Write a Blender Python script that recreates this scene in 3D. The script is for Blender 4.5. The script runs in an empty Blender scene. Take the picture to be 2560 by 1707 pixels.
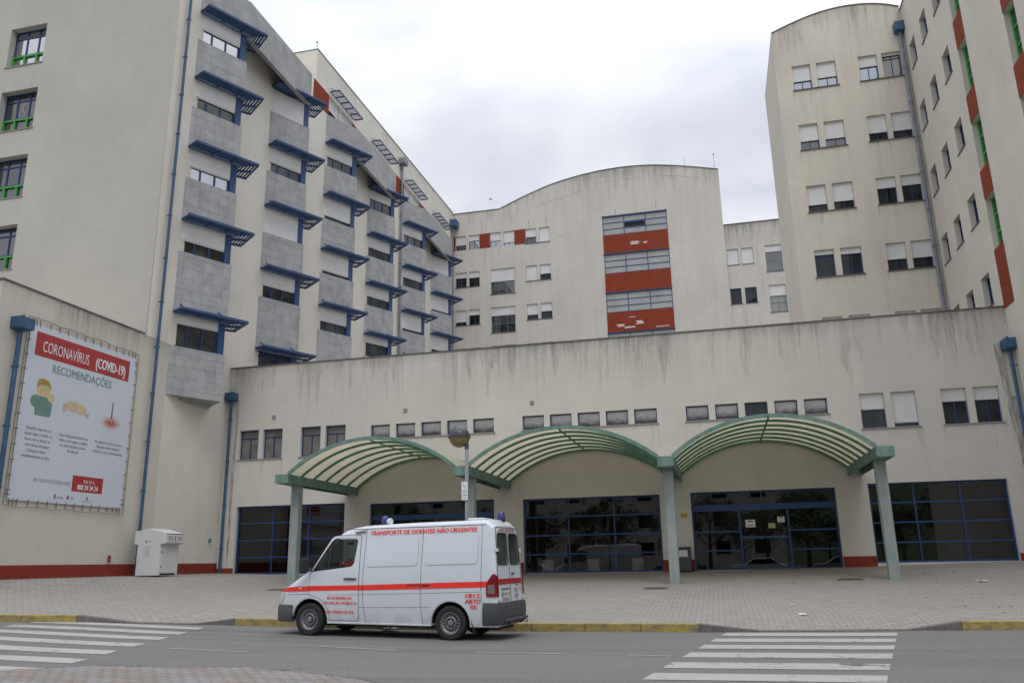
import bpy, bmesh, math, random
from mathutils import Vector, Matrix
random.seed(7)
scene = bpy.context.scene
COL = scene.collection
PI = math.pi
# ---------------------------------------------------------------- camera
EYE = Vector((0.0, 0.0, 1.5))
PITCH, ROLL, YAW = 0.262571254, 0.0191831204, 0.236027816
cy, sy = math.cos(YAW), math.sin(YAW); cp, sp = math.cos(PITCH), math.sin(PITCH); cr, sr = math.cos(ROLL), math.sin(ROLL)
Rz = Matrix(((cy, sy, 0), (-sy, cy, 0), (0, 0, 1))); Rx = Matrix(((1, 0, 0), (0, cp, sp), (0, -sp, cp))); Ry = Matrix(((cr, 0, -sr), (0, 1, 0), (sr, 0, cr)))
RM = Ry @ Rx @ Rz
right, fwd, up = Vector(RM[0]), Vector(RM[1]), Vector(RM[2])
cd = bpy.data.cameras.new('camera'); cam = bpy.data.objects.new('camera', cd); COL.objects.link(cam)
cd.sensor_width = 36.0; cd.lens = 36.0 * 2048.17 / 2560.0; cd.clip_end = 2000; cd.clip_start = 0.05
cam.matrix_world = Matrix.Translation(EYE) @ Matrix((right, up, -fwd)).transposed().to_4x4()
scene.camera = cam
# ---------------------------------------------------------------- world: overcast sky
world = bpy.data.worlds.new('World'); scene.world = world; world.use_nodes = True
wn, wl = world.node_tree.nodes, world.node_tree.links; wn.clear()
SUN_EL, SUN_AZ = math.radians(52), math.radians(155)      # azimuth measured from +Y towards +X
wout = wn.new('ShaderNodeOutputWorld'); bg = wn.new('ShaderNodeBackground')
sky = wn.new('ShaderNodeTexSky'); sky.sky_type = 'NISHITA'; sky.sun_disc = False; sky.sun_elevation = SUN_EL; sky.sun_rotation = SUN_AZ
bg.inputs['Strength'].default_value = 0.1
tcw = wn.new('ShaderNodeTexCoord'); mpw = wn.new('ShaderNodeMapping'); mpw.inputs['Scale'].default_value = (1.0, 1.0, 2.2)
nzw = wn.new('ShaderNodeTexNoise'); nzw.inputs['Scale'].default_value = 2.3; nzw.inputs['Detail'].default_value = 7; nzw.inputs['Roughness'].default_value = 0.5
nzw.inputs['Distortion'].default_value = 0.35
rampw = wn.new('ShaderNodeValToRGB')
rampw.color_ramp.elements[0].position = 0.38; rampw.color_ramp.elements[0].color = (5.9, 6.25, 7.1, 1)
rampw.color_ramp.elements[1].position = 0.60; rampw.color_ramp.elements[1].color = (9.4, 9.5, 9.8, 1)
e_ = rampw.color_ramp.elements.new(0.48); e_.color = (7.3, 7.6, 8.5, 1)
mxw = wn.new('ShaderNodeMixRGB'); mxw.inputs['Fac'].default_value = 0.93
wl.new(tcw.outputs['Generated'], mpw.inputs['Vector']); wl.new(mpw.outputs['Vector'], nzw.inputs['Vector'])
wl.new(nzw.outputs['Fac'], rampw.inputs['Fac']); wl.new(sky.outputs['Color'], mxw.inputs['Color1']); wl.new(rampw.outputs['Color'], mxw.inputs['Color2'])
spw = wn.new('ShaderNodeSeparateXYZ'); mrw = wn.new('ShaderNodeMapRange'); mlw = wn.new('ShaderNodeMixRGB'); mlw.blend_type = 'MULTIPLY'; mlw.inputs['Fac'].default_value = 1
mrw.inputs['From Min'].default_value = .48; mrw.inputs['From Max'].default_value = .95; mrw.inputs['To Min'].default_value = .83; mrw.inputs['To Max'].default_value = 2.0   # overcast: brighter overhead
wl.new(tcw.outputs['Generated'], spw.inputs[0]); wl.new(spw.outputs['Z'], mrw.inputs['Value']); wl.new(mxw.outputs['Color'], mlw.inputs['Color1']); wl.new(mrw.outputs['Result'], mlw.inputs['Color2']); wl.new(mlw.outputs['Color'], bg.inputs['Color']); wl.new(bg.outputs['Background'], wout.inputs['Surface'])
# ---------------------------------------------------------------- sun (soft, behind cloud)
sl = bpy.data.lights.new('sun', 'SUN'); sl.energy = 0.55; sl.angle = math.radians(25); sl.color = (1.0, 0.95, 0.88)
so = bpy.data.objects.new('sun', sl); COL.objects.link(so)
sd = Vector((math.sin(SUN_AZ) * math.cos(SUN_EL), math.cos(SUN_AZ) * math.cos(SUN_EL), math.sin(SUN_EL)))
so.rotation_euler = sd.to_track_quat('Z', 'Y').to_euler(); so.location = (0, 0, 60)
scene.view_settings.view_transform = 'Standard'; scene.view_settings.look = 'None'
scene.view_settings.exposure = 0.33; scene.view_settings.gamma = 1.0
scene.cycles.max_bounces = 8; scene.cycles.transparent_max_bounces = 12

# ================================================================ helpers
def s2l(c):
    return tuple(((v / 255) / 12.92 if v / 255 <= .04045 else ((v / 255 + .055) / 1.055) ** 2.4) for v in c)
def tag(o, label=None, cat=None, group=None, kind=None):
    if label: o['label'] = label
    if cat: o['category'] = cat
    if group: o['group'] = group
    if kind: o['kind'] = kind
    return o
def empty(name, loc=(0, 0, 0), label=None, cat=None, group=None, parent=None):
    o = bpy.data.objects.new(name, None); COL.objects.link(o); o.location = loc; o.empty_display_size = .3
    if parent: o.parent = parent
    return tag(o, label, cat, group)
IDF = lambda a, b, c: Vector((a, b, c))
def frame(o, u, v, w):
    o, u, v, w = Vector(o), Vector(u), Vector(v), Vector(w)
    return lambda a, b, c=0.0: o + u * a + v * b + w * c
class MB:
    def __init__(self, T=None): self.v = []; self.f = []; self.T = T or IDF
    def p(self, a, b, c): self.v.append(self.T(a, b, c)); return len(self.v) - 1
    def face(self, pts): self.f.append([self.p(*q) for q in pts])
    def box(self, a0, a1, b0, b1, c0, c1):
        i = [self.p(a, b, c) for a in (a0, a1) for b in (b0, b1) for c in (c0, c1)]
        for q in ((0, 1, 3, 2), (4, 6, 7, 5), (0, 4, 5, 1), (2, 3, 7, 6), (0, 2, 6, 4), (1, 5, 7, 3)): self.f.append([i[k] for k in q])
    def prism(self, poly, c0, c1):                     # poly in (a,b), extruded along c
        lo = [self.p(a, b, c0) for a, b in poly]; hi = [self.p(a, b, c1) for a, b in poly]; n = len(poly)
        self.f.append(lo[::-1]); self.f.append(hi)
        for k in range(n): self.f.append([lo[k], lo[(k + 1) % n], hi[(k + 1) % n], hi[k]])
    def prismz(self, poly, z0, z1):                    # poly in (a,b) horizontal, extruded along third
        self.prism(poly, z0, z1)
    def tube(self, pts, r, n=8, cap=True):
        pts = [Vector(q) for q in pts]; rings = []
        for k, q in enumerate(pts):
            d = (pts[min(k + 1, len(pts) - 1)] - pts[max(k - 1, 0)]).normalized()
            s = d.orthogonal().normalized() if k == 0 else (s - d * s.dot(d)).normalized()
            t = d.cross(s); rr = r[k] if isinstance(r, (list, tuple)) else r
            rings.append([self.p(*(q + s * rr * math.cos(2 * PI * j / n) + t * rr * math.sin(2 * PI * j / n))) for j in range(n)])
        for k in range(len(rings) - 1):
            for j in range(n): self.f.append([rings[k][j], rings[k][(j + 1) % n], rings[k + 1][(j + 1) % n], rings[k + 1][j]])
        if cap: self.f.append(rings[0][::-1]); self.f.append(rings[-1])
    def bar(self, p0, p1, wv, hv):                     # rectangular bar with half vectors
        p0, p1, wv, hv = map(Vector, (p0, p1, wv, hv)); i = []
        for q in (p0, p1):
            for a, b in ((-1, -1), (1, -1), (1, 1), (-1, 1)): i.append(self.p(*(q + wv * a + hv * b)))
        for q in ((3, 2, 1, 0), (4, 5, 6, 7), (0, 1, 5, 4), (1, 2, 6, 5), (2, 3, 7, 6), (3, 0, 4, 7)): self.f.append([i[k] for k in q])
    def sphere(self, c, r, nu=24, nv=12, v0=-PI / 2, v1=PI / 2, sc=(1, 1, 1)):
        rows = []
        for i in range(nv + 1):
            t = v0 + (v1 - v0) * i / nv
            rows.append([self.p(c[0] + r * sc[0] * math.cos(t) * math.cos(2 * PI * j / nu), c[1] + r * sc[1] * math.cos(t) * math.sin(2 * PI * j / nu), c[2] + r * sc[2] * math.sin(t)) for j in range(nu)])
        for i in range(nv):
            for j in range(nu): self.f.append([rows[i][j], rows[i][(j + 1) % nu], rows[i + 1][(j + 1) % nu], rows[i + 1][j]])
    def lathe(self, prof, axis0, ax, n=28):            # prof: (radius, along) ; axis0 origin, ax unit axis
        axis0, ax = Vector(axis0), Vector(ax).normalized(); s = ax.orthogonal().normalized(); t = ax.cross(s); rows = []
        for r, l in prof: rows.append([self.p(*(axis0 + ax * l + s * r * math.cos(2 * PI * j / n) + t * r * math.sin(2 * PI * j / n))) for j in range(n)])
        for i in range(len(rows) - 1):
            for j in range(n): self.f.append([rows[i][j], rows[i][(j + 1) % n], rows[i + 1][(j + 1) % n], rows[i + 1][j]])
    def build(self, name, mat, parent=None, smooth=False, bevel=0, recalc=True, angle=40):
        me = bpy.data.meshes.new(name); me.from_pydata([tuple(q) for q in self.v], [], self.f); me.validate()
        if recalc:
            bm = bmesh.new(); bm.from_mesh(me); bmesh.ops.recalc_face_normals(bm, faces=bm.faces); bm.to_mesh(me); bm.free()
        o = bpy.data.objects.new(name, me); COL.objects.link(o)
        for m_ in (mat if isinstance(mat, (list, tuple)) else [mat]): me.materials.append(m_)
        if parent: o.parent = parent; o.matrix_parent_inverse = Matrix.Identity(4)
        if smooth:
            me.polygons.foreach_set('use_smooth', [True] * len(me.polygons))
            try: me.set_sharp_from_angle(angle=math.radians(angle))
            except Exception: pass
        if bevel:
            b = o.modifiers.new('bevel', 'BEVEL'); b.width = bevel; b.segments = 2; b.limit_method = 'ANGLE'
        return o

# ================================================================ materials
class NT:
    def __init__(self, name):
        self.m = bpy.data.materials.new(name); self.m.use_nodes = True; self.n = self.m.node_tree.nodes; self.l = self.m.node_tree.links
        self.b = self.n['Principled BSDF']; self.out = self.n['Material Output']
        self.pos = self.n.new('ShaderNodeNewGeometry').outputs['Position']
    def obj(self): return self.n.new('ShaderNodeTexCoord').outputs['Object']
    def link(self, a, b): self.l.new(a, b)
    def map(self, vec, scale=(1, 1, 1), rot=(0, 0, 0), loc=(0, 0, 0)):
        n = self.n.new('ShaderNodeMapping'); n.inputs['Scale'].default_value = scale; n.inputs['Rotation'].default_value = rot; n.inputs['Location'].default_value = loc
        self.link(vec, n.inputs['Vector']); return n.outputs['Vector']
    def noise(self, vec, scale, detail=3, rough=.55, dist=0):
        n = self.n.new('ShaderNodeTexNoise'); n.inputs['Scale'].default_value = scale; n.inputs['Detail'].default_value = detail
        n.inputs['Roughness'].default_value = rough; n.inputs['Distortion'].default_value = dist; self.link(vec, n.inputs['Vector']); return n.outputs['Fac']
    def math(self, op, a, b=None, clamp=False):
        n = self.n.new('ShaderNodeMath'); n.operation = op; n.use_clamp = clamp
        for k, q in enumerate((a, b)):
            if q is None: continue
            if isinstance(q, (int, float)): n.inputs[k].default_value = q
            else: self.link(q, n.inputs[k])
        return n.outputs[0]
    def mr(self, v, a, b, c=0, d=1):
        n = self.n.new('ShaderNodeMapRange'); self.link(v, n.inputs['Value'])
        for k, q in zip(('From Min', 'From Max', 'To Min', 'To Max'), (a, b, c, d)): n.inputs[k].default_value = q
        return n.outputs['Result']
    def mix(self, f, a, b, mode='MIX'):
        n = self.n.new('ShaderNodeMixRGB'); n.blend_type = mode
        for k, q in zip(('Fac', 'Color1', 'Color2'), (f, a, b)):
            if isinstance(q, (int, float)): n.inputs[k].default_value = q
            elif isinstance(q, tuple): n.inputs[k].default_value = (*q[:3], 1)
            else: self.link(q, n.inputs[k])
        return n.outputs['Color']
    def schlick(self, f0):                              # reflectance of glass, the same from both sides of the pane
        g = self.n.new('ShaderNodeNewGeometry'); d = self.n.new('ShaderNodeVectorMath'); d.operation = 'DOT_PRODUCT'
        self.link(g.outputs['Normal'], d.inputs[0]); self.link(g.outputs['Incoming'], d.inputs[1]); c = self.math('ABSOLUTE', d.outputs['Value'])
        return self.math('ADD', self.math('MULTIPLY', self.math('POWER', self.math('SUBTRACT', 1.0, c), 5.0), 1 - f0), f0, True)
    def sep(self, v):
        n = self.n.new('ShaderNodeSeparateXYZ'); self.link(v, n.inputs[0]); return n.outputs
    def comb(self, a, b, c=0.0):
        n = self.n.new('ShaderNodeCombineXYZ')
        for k, q in enumerate((a, b, c)):
            if isinstance(q, (int, float)): n.inputs[k].default_value = q
            else: self.link(q, n.inputs[k])
        return n.outputs[0]
    def brick(self, vec, w, h, mortar, c1, c2, cm, offset=.5, bias=0):
        n = self.n.new('ShaderNodeTexBrick'); self.link(vec, n.inputs['Vector']); n.inputs['Scale'].default_value = 1
        n.inputs['Brick Width'].default_value = w; n.inputs['Row Height'].default_value = h; n.inputs['Mortar Size'].default_value = mortar
        n.inputs['Mortar Smooth'].default_value = .2; n.inputs['Bias'].default_value = bias; n.offset = offset
        for k, q in zip(('Color1', 'Color2', 'Mortar'), (c1, c2, cm)): n.inputs[k].default_value = (*q, 1)
        return n.outputs['Color'], n.outputs['Fac']
    def col(self, c):
        if isinstance(c, tuple): self.b.inputs['Base Color'].default_value = (*c[:3], 1)
        else: self.link(c, self.b.inputs['Base Color'])
    def rough(self, r):
        if isinstance(r, (int, float)): self.b.inputs['Roughness'].default_value = r
        else: self.link(r, self.b.inputs['Roughness'])
    def bump(self, h, strength=.2, dist=.02):
        n = self.n.new('ShaderNodeBump'); n.inputs['Strength'].default_value = strength; n.inputs['Distance'].default_value = dist
        self.link(h, n.inputs['Height']); self.link(n.outputs['Normal'], self.b.inputs['Normal'])
def wallvec(t):                                         # flat coordinate on any vertical wall: (x+y, z)
    s = t.sep(t.pos); return s, t.comb(t.math('ADD', s[0], s[1]), s[2])
def plain(name, c, rough=.5, metal=0, spec=.5, var=.08, scale=3.0):
    t = NT(name)
    n = t.noise(t.pos, scale, 4); t.col(t.mix(t.mr(n, .3, .7), tuple(v * (1 - var) for v in c), tuple(min(1, v * (1 + var)) for v in c)))
    t.rough(rough); t.b.inputs['Metallic'].default_value = metal; t.b.inputs['Specular IOR Level'].default_value = spec
    return t.m
def stucco(name, base, top=None, depth=2.5, amount=.35, spots=0.25, seed=0):
    t = NT(name); s, wv = wallvec(t)
    big = t.noise(t.map(t.pos, (.35, .35, .35), loc=(seed, 0, 0)), 1.0, 5)
    c = t.mix(t.mr(big, .3, .7), tuple(v * .93 for v in base), tuple(v * 1.05 for v in base))
    mot = t.noise(t.map(wv, (.9, 1.4, 1), loc=(seed, 3, 0)), 1.0, 7, .7); c = t.mix(t.mr(mot, .5, .72, 0, .22), c, tuple(v * .72 for v in base)); fine = t.noise(t.map(t.pos, (1, 1, 3)), 2.2, 6, .65); c = t.mix(t.mr(fine, .35, .75, 0, .22), c, tuple(v * .80 for v in base))
    st = t.noise(t.map(wv, (2.2, .16, 1), loc=(seed, seed, 0)), 1.0, 5, .6)         # broad vertical dribbles
    st2 = t.noise(t.map(wv, (4.6, .22, 1), loc=(seed * 2, 0, 0)), 1.0, 6, .78)
    f = t.math('MULTIPLY', t.mr(st, .48, .72), t.mr(st2, .35, .65))
    if top is not None:
        g = t.mr(s[2], top - depth, top); g = t.math('MAXIMUM', g, .0); g = t.math('MINIMUM', g, 1.0)
        g = t.math('POWER', g, 1.6)
        line = t.mr(t.math('ADD', s[2], t.math('MULTIPLY', st2, .5)), top - .25, top + .25, 0, .55)
        f1 = t.math('MULTIPLY', t.math('MULTIPLY', t.mr(st2, .38, .62), g), t.mr(t.noise(t.map(wv, (.35, .05, 1), loc=(seed + 7, 0, 0)), 1.0, 3), .38, .62, .15, 1.5))
        f = t.math('ADD', t.math('MULTIPLY', f, spots), t.math('MULTIPLY', f1, amount * 1.4)); f = t.math('ADD', f, t.math('MAXIMUM', t.math('MULTIPLY', line, amount), 0))
    else: f = t.math('MULTIPLY', f, spots)
    f = t.math('MINIMUM', t.math('MAXIMUM', f, 0.0), .75)
    c = t.mix(f, c, tuple(v * q for v, q in zip(base, (.36, .37, .36))))
    rust = t.noise(t.map(wv, (.7, .11, 1), loc=(seed + 31, 5, 0)), 1.0, 6, .7)
    c = t.mix(t.mr(rust, .62, .75, 0, .28), c, tuple(v * q for v, q in zip(base, (.72, .56, .40))))
    t.col(c); t.rough(.9); t.b.inputs['Specular IOR Level'].default_value = .2
    t.bump(t.noise(t.pos, 45, 3), .12, .01)
    return t.m
CREAM = (.60, .57, .515)
M = {}
M['stucco_low'] = stucco('stucco_entrance', (.615, .585, .53), 10.4, 2.6, .42, .12, 1)
M['stucco_ward'] = stucco('stucco_ward', (.70, .665, .59), 32.5, 3.0, .3, .10, 5)
M['stucco_tower'] = stucco('stucco_tower', (.50, .478, .425), None, 2, .3, .10, 9)
M['stucco_annex'] = stucco('stucco_annex', (.58, .552, .475), 10.4, 2.2, .35, .12, 15)
M['stucco_centre'] = stucco('stucco_centre', CREAM, 34.5, 5.0, .32, .28, 21)
M['stucco_link'] = stucco('stucco_link', CREAM, 28.6, 3.0, .5, .4, 23)
M['stucco_right'] = stucco('stucco_right', (.65, .605, .515), 28.6, 5.0, .22, .30, 27)
M['stucco_side'] = stucco('stucco_side', (.62, .585, .51), 28.3, 4.0, .25, .15, 33)
M['coping'] = plain('coping', (.12, .115, .105), .85, var=.3)
M['coping_light'] = plain('coping_light', (.30, .28, .25), .85)
def concrete(name, base, plain_=False):
    t = NT(name); s, wv = wallvec(t)
    n = t.noise(t.pos, 1.6, 6, .65); c = t.mix(t.mr(n, .3, .72), tuple(v * .72 for v in base), tuple(v * 1.12 for v in base))
    n2 = t.noise(t.pos, 9, 4, .6); c = t.mix(t.mr(n2, .45, .8, 0, .3), c, tuple(v * 1.25 for v in base))
    if not plain_:
        bc, bf = t.brick(wv, .62, .48, .012, (.5, .5, .5), (.62, .62, .62), (.2, .2, .2), 0.0)
        c = t.mix(t.math('MULTIPLY', bf, .28), c, tuple(v * .55 for v in base))
        c = t.mix(.35, c, t.mix(1.0, c, t.mix(.0, bc, bc), 'OVERLAY'))
    t.col(c); t.rough(.85); t.b.inputs['Specular IOR Level'].default_value = .25; t.bump(n2, .15, .01); return t.m
M['concrete'] = concrete('concrete_panel', (.38, .385, .39)); M['concrete_band'] = concrete('concrete_band', (.37, .375, .375), True)
def brickmat(name, c1, c2, cm, h=.075, w=.24, patch=False):
    t = NT(name); s, wv = wallvec(t)
    c, f = t.brick(wv, w, h, .008, c1, c2, cm)
    n = t.noise(t.pos, 2.5, 4); c = t.mix(t.mr(n, .35, .7, 0, .35), c, tuple(v * .6 for v in c1))
    if patch:                                           # places where the tiles have fallen off
        pn = t.noise(t.map(t.pos, (.5, .5, 1.3), loc=(3.1, 0, 4.2)), 1.3, 2, .4); c = t.mix(t.mr(pn, .69, .70), c, (.45, .42, .38))
    t.col(c); t.rough(.85); t.b.inputs['Specular IOR Level'].default_value = .15; t.bump(f, -.2, .01); return t.m
M['brick'] = brickmat('red_tile', (.28, .058, .030), (.24, .048, .025), (.18, .045, .025), patch=False)
M['plinth'] = brickmat('red_plinth', (.30, .050, .030), (.25, .040, .025), (.10, .03, .02))
M['blue'] = plain('blue_steel', (.02, .07, .19), .45)
M['blue_dark'] = plain('blue_louvre', (.03, .072, .185), .5)
M['blue_frame'] = plain('blue_frame', (.009, .045, .16), .4)
M['green_frame'] = plain('green_frame', (.045, .30, .045), .45)
M['bluegreen_frame'] = plain('teal_frame', (.10, .24, .20), .45)
M['pipe_blue'] = plain('pipe_blue', (.028, .085, .17), .5, var=.25)
M['pipe_grey'] = plain('pipe_grey', (.20, .21, .26), .6, var=.2)
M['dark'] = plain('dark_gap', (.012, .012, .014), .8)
M['black'] = plain('black_rubber', (.018, .018, .019), .75)
def shutter():
    t = NT('roller_shutter'); s = t.sep(t.pos); w = t.math('FRACT', t.math('MULTIPLY', s[2], 18.0))
    g = t.mr(w, .0, .16); n = t.noise(t.pos, .8, 4)
    c = t.mix(g, (.42, .42, .43), t.mix(t.mr(n, .3, .7), (.62, .62, .62), (.72, .72, .715))); t.col(c); t.rough(.55); t.bump(g, .3, .01); return t.m
M['shutter'] = shutter()
def glass_dark(name, base, fac, rough=.02, wob=.0):
    t = NT(name); t.n.remove(t.b)
    d = t.n.new('ShaderNodeBsdfDiffuse')
    s = t.sep(t.pos); n = t.noise(t.pos, .9, 2)
    d_c = t.mix(t.mr(n, .4, .6), tuple(v * .6 for v in base), tuple(v * 1.5 for v in base)); t.link(d_c, d.inputs['Color'])
    g = t.n.new('ShaderNodeBsdfGlossy'); g.inputs['Roughness'].default_value = rough; g.inputs['Color'].default_value = (.92, .95, 1, 1)
    f = t.math('ADD', t.schlick(.047), fac, True)
    if wob:
        b = t.n.new('ShaderNodeBump'); b.inputs['Strength'].default_value = wob; b.inputs['Distance'].default_value = .05
        t.link(t.noise(t.pos, .8, 1), b.inputs['Height']); t.link(b.outputs['Normal'], g.inputs['Normal'])
    m_ = t.n.new('ShaderNodeMixShader'); t.link(f, m_.inputs[0]); t.link(d.outputs[0], m_.inputs[1]); t.link(g.outputs[0], m_.inputs[2]); t.link(m_.outputs[0], t.out.inputs['Surface'])
    return t.m
M['pane'] = glass_dark('window_glass', (.018, .020, .022), -.015, wob=.06)
M['pane_sky'] = glass_dark('window_glass_coated', (.03, .032, .035), .50, wob=.05)
M['pane_mid'] = glass_dark('window_glass_mid', (.03, .032, .034), .10, wob=.05)
M['pane_bay'] = glass_dark('window_glass_bay', (.06, .062, .065), .02, wob=.08)
M['pane_dull'] = glass_dark('window_glass_dull', (.05, .05, .048), -.03, wob=.05)
M['pane_stair'] = plain('stair_glass', (.33, .34, .33), .12, var=.12, scale=.8, spec=.8)
def frosted_reflection():
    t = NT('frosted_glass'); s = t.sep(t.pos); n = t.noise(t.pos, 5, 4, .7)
    g = t.mr(t.math('ADD', s[2], t.math('MULTIPLY', n, .35)), 7.04, 7.42); g = t.math('MINIMUM', t.math('MAXIMUM', g, 0.0), 1.0)  # reflection painted into the pane colour: dark below, pale above
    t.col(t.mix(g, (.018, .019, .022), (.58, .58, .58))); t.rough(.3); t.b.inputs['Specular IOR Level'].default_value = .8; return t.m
M['frosted'] = frosted_reflection()
M['frosted_warm'] = plain('frosted_warm', (.17, .16, .15), .2, var=.25, scale=1.6)
def glass_clear(name, tint, fac):
    t = NT(name); t.n.remove(t.b)
    tr = t.n.new('ShaderNodeBsdfTransparent'); tr.inputs['Color'].default_value = (*tint, 1)
    g = t.n.new('ShaderNodeBsdfGlossy'); g.inputs['Roughness'].default_value = .005
    f = t.math('ADD', t.schlick(.04), fac, True)
    m_ = t.n.new('ShaderNodeMixShader'); t.link(f, m_.inputs[0]); t.link(tr.outputs[0], m_.inputs[1]); t.link(g.outputs[0], m_.inputs[2]); t.link(m_.outputs[0], t.out.inputs['Surface'])
    return t.m
M['shop_glass'] = glass_clear('shop_glass', (.42, .42, .40), .04)
M['van_glass'] = glass_clear('van_glass', (.52, .60, .58), -.015)
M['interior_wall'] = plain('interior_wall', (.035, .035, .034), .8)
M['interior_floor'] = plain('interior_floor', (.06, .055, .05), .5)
def canopy_green(name, a, b, c_):
    t = NT(name); s = t.sep(t.pos)
    n = t.noise(t.map(t.pos, (2.5, 2.5, .8)), 1.5, 6, .7); n2 = t.noise(t.map(t.pos, (12, 12, 1.0)), 1, 4)
    c = t.mix(t.mr(n, .38, .62), a, b); c = t.mix(t.mr(n2, .5, .75, 0, .55), c, c_); t.col(c); t.rough(.6); return t.m
M['cg'] = canopy_green('verdigris_steel', (.085, .19, .145), (.16, .27, .225), (.22, .24, .23))
M['cg_pillar'] = canopy_green('verdigris_pillar', (.21, .29, .265), (.31, .34, .34), (.25, .22, .22))
M['cg_rib'] = canopy_green('green_rib', (.065, .18, .11), (.11, .25, .17), (.09, .12, .09))
def skin():
    t = NT('canopy_sheet'); n = t.noise(t.map(t.pos, (1, .6, 1)), 1.4, 5)
    c = t.mix(t.mr(n, .3, .7), (.55, .51, .38), (.68, .63, .48)); t.n.remove(t.b)
    d = t.n.new('ShaderNodeBsdfDiffuse'); tl = t.n.new('ShaderNodeBsdfTranslucent'); m_ = t.n.new('ShaderNodeMixShader'); m_.inputs[0].default_value = .54
    t.link(c, d.inputs['Color']); t.link(c, tl.inputs['Color']); t.link(d.outputs[0], m_.inputs[1]); t.link(tl.outputs[0], m_.inputs[2]); t.link(m_.outputs[0], t.out.inputs['Surface']); return t.m
M['skin'] = skin()
def paving():
    t = NT('plaza_paving'); s = t.sep(t.pos)
    wob = t.math('MULTIPLY', t.math('SINE', t.math('MULTIPLY', s[0], 60.0)), .012)
    v = t.comb(s[0], s[1])
    c, f = t.brick(v, .26, .13, .013, (.325, .302, .268), (.265, .246, .220), (.145, .132, .117))
    n = t.noise(t.pos, .35, 5, .6); c = t.mix(t.mr(n, .32, .7, 0, .42), c, (.29, .27, .25))
    n2 = t.noise(t.pos, 2.2, 5, .7); c = t.mix(t.mr(n2, .55, .8, 0, .45), c, (.46, .43, .39))
    n3 = t.noise(t.pos, 14, 3, .6); c = t.mix(t.mr(n3, .6, .75, 0, .5), c, (.15, .13, .11))
    t.col(c); t.rough(.85); t.b.inputs['Specular IOR Level'].default_value = .25; t.bump(f, -.35, .01); return t.m
M['paving'] = paving()
def paving2():
    t = NT('pavement_bricks'); s = t.sep(t.pos); v = t.map(t.pos, rot=(0, 0, .12))
    c, f = t.brick(v, .24, .12, .012, (.25, .195, .165), (.22, .205, .195), (.09, .085, .06))
    n = t.noise(t.map(t.pos, (1, 2.4, 1)), 1.1, 4); c = t.mix(t.mr(n, .45, .6, 0, .75), c, t.mix(f, (.27, .26, .28), (.10, .10, .07)))
    t.col(c); t.rough(.9); t.bump(f, -.4, .01); return t.m
M['pavement'] = paving2()
def asphalt():
    t = NT('asphalt'); n = t.noise(t.pos, 85, 3, .8); n2 = t.noise(t.pos, .45, 5, .6); n3 = t.noise(t.map(t.pos, (.25, 1.6, 1)), 1.0, 4, .6)
    nm = t.noise(t.pos, 22, 4, .8); n = t.math('ADD', t.math('MULTIPLY', n, .6), t.math('MULTIPLY', nm, .4)); c = t.mix(t.mr(n, .36, .66), (.072, .070, .068), (.25, .238, .228)); c = t.mix(t.mr(n2, .35, .7, 0, .35), c, (.16, .157, .16))
    c = t.mix(t.mr(n3, .5, .75, 0, .3), c, (.21, .203, .195))
    vo = t.n.new('ShaderNodeTexVoronoi'); vo.feature = 'DISTANCE_TO_EDGE'; vo.inputs['Scale'].default_value = .55
    dn = t.noise(t.pos, 2.2, 4); off = t.n.new('ShaderNodeVectorMath'); off.operation = 'ADD'; t.link(t.pos, off.inputs[0]); t.link(t.comb(t.math('MULTIPLY', dn, .9), dn), off.inputs[1])
    t.link(off.outputs[0], vo.inputs['Vector']); cm = t.mr(t.noise(t.pos, .3, 2), .5, .6)
    c = t.mix(t.math('MULTIPLY', t.mr(vo.outputs['Distance'], .006, .0), t.math('MULTIPLY', cm, .7), True), c, (.05, .05, .05))
    s = t.sep(t.pos); tr = t.noise(t.map(t.pos, (.10, 1.15, 1), loc=(4, .3, 0)), 1.0, 3, .5); c = t.mix(t.mr(tr, .52, .72, 0, .45), c, (.075, .072, .07))
    oil = t.noise(t.pos, 1.3, 5, .75); c = t.mix(t.mr(oil, .66, .74, 0, .5), c, (.05, .048, .046))
    t.col(c); t.rough(.85); t.b.inputs['Specular IOR Level'].default_value = .3; t.bump(n, .35, .01); return t.m
M['asphalt'] = asphalt()
def roadpaint():
    t = NT('road_paint'); n = t.noise(t.pos, 60, 3, .8); n2 = t.noise(t.pos, 1.6, 6, .7)
    c = t.mix(t.mr(n, .35, .7), (.31, .30, .285), (.45, .43, .41)); c = t.mix(t.mr(n2, .56, .74, 0, .65), c, (.25, .24, .235))
    vo = t.n.new('ShaderNodeTexVoronoi'); vo.feature = 'DISTANCE_TO_EDGE'; vo.inputs['Scale'].default_value = 1.6
    dn = t.noise(t.pos, 5, 4); off = t.n.new('ShaderNodeVectorMath'); off.operation = 'ADD'; t.link(t.pos, off.inputs[0]); t.link(t.comb(t.math('MULTIPLY', dn, .5), dn), off.inputs[1])
    t.link(off.outputs[0], vo.inputs['Vector']); cm = t.mr(t.noise(t.pos, .7, 2), .45, .52)
    c = t.mix(t.math('MULTIPLY', t.mr(vo.outputs['Distance'], .02, .008), cm, True), c, (.10, .10, .10))
    t.col(c); t.rough(.75); t.bump(n, .25, .01); return t.m
M['paint'] = roadpaint()
def kerbyellow():
    t = NT('yellow_kerb_paint'); n = t.noise(t.map(t.pos, (3, 3, 6)), 1.4, 6, .75); n2 = t.noise(t.pos, 18, 3)
    c = t.mix(t.mr(n, .42, .64), (.36, .265, .06), (.16, .14, .09)); c = t.mix(t.mr(n2, .5, .8, 0, .5), c, (.42, .35, .14)); t.col(c); t.rough(.8); return t.m
M['kerb_yellow'] = kerbyellow(); M['kerb_grey'] = plain('kerb_stone', (.135, .12, .115), .9, var=.3, scale=12)
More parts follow.
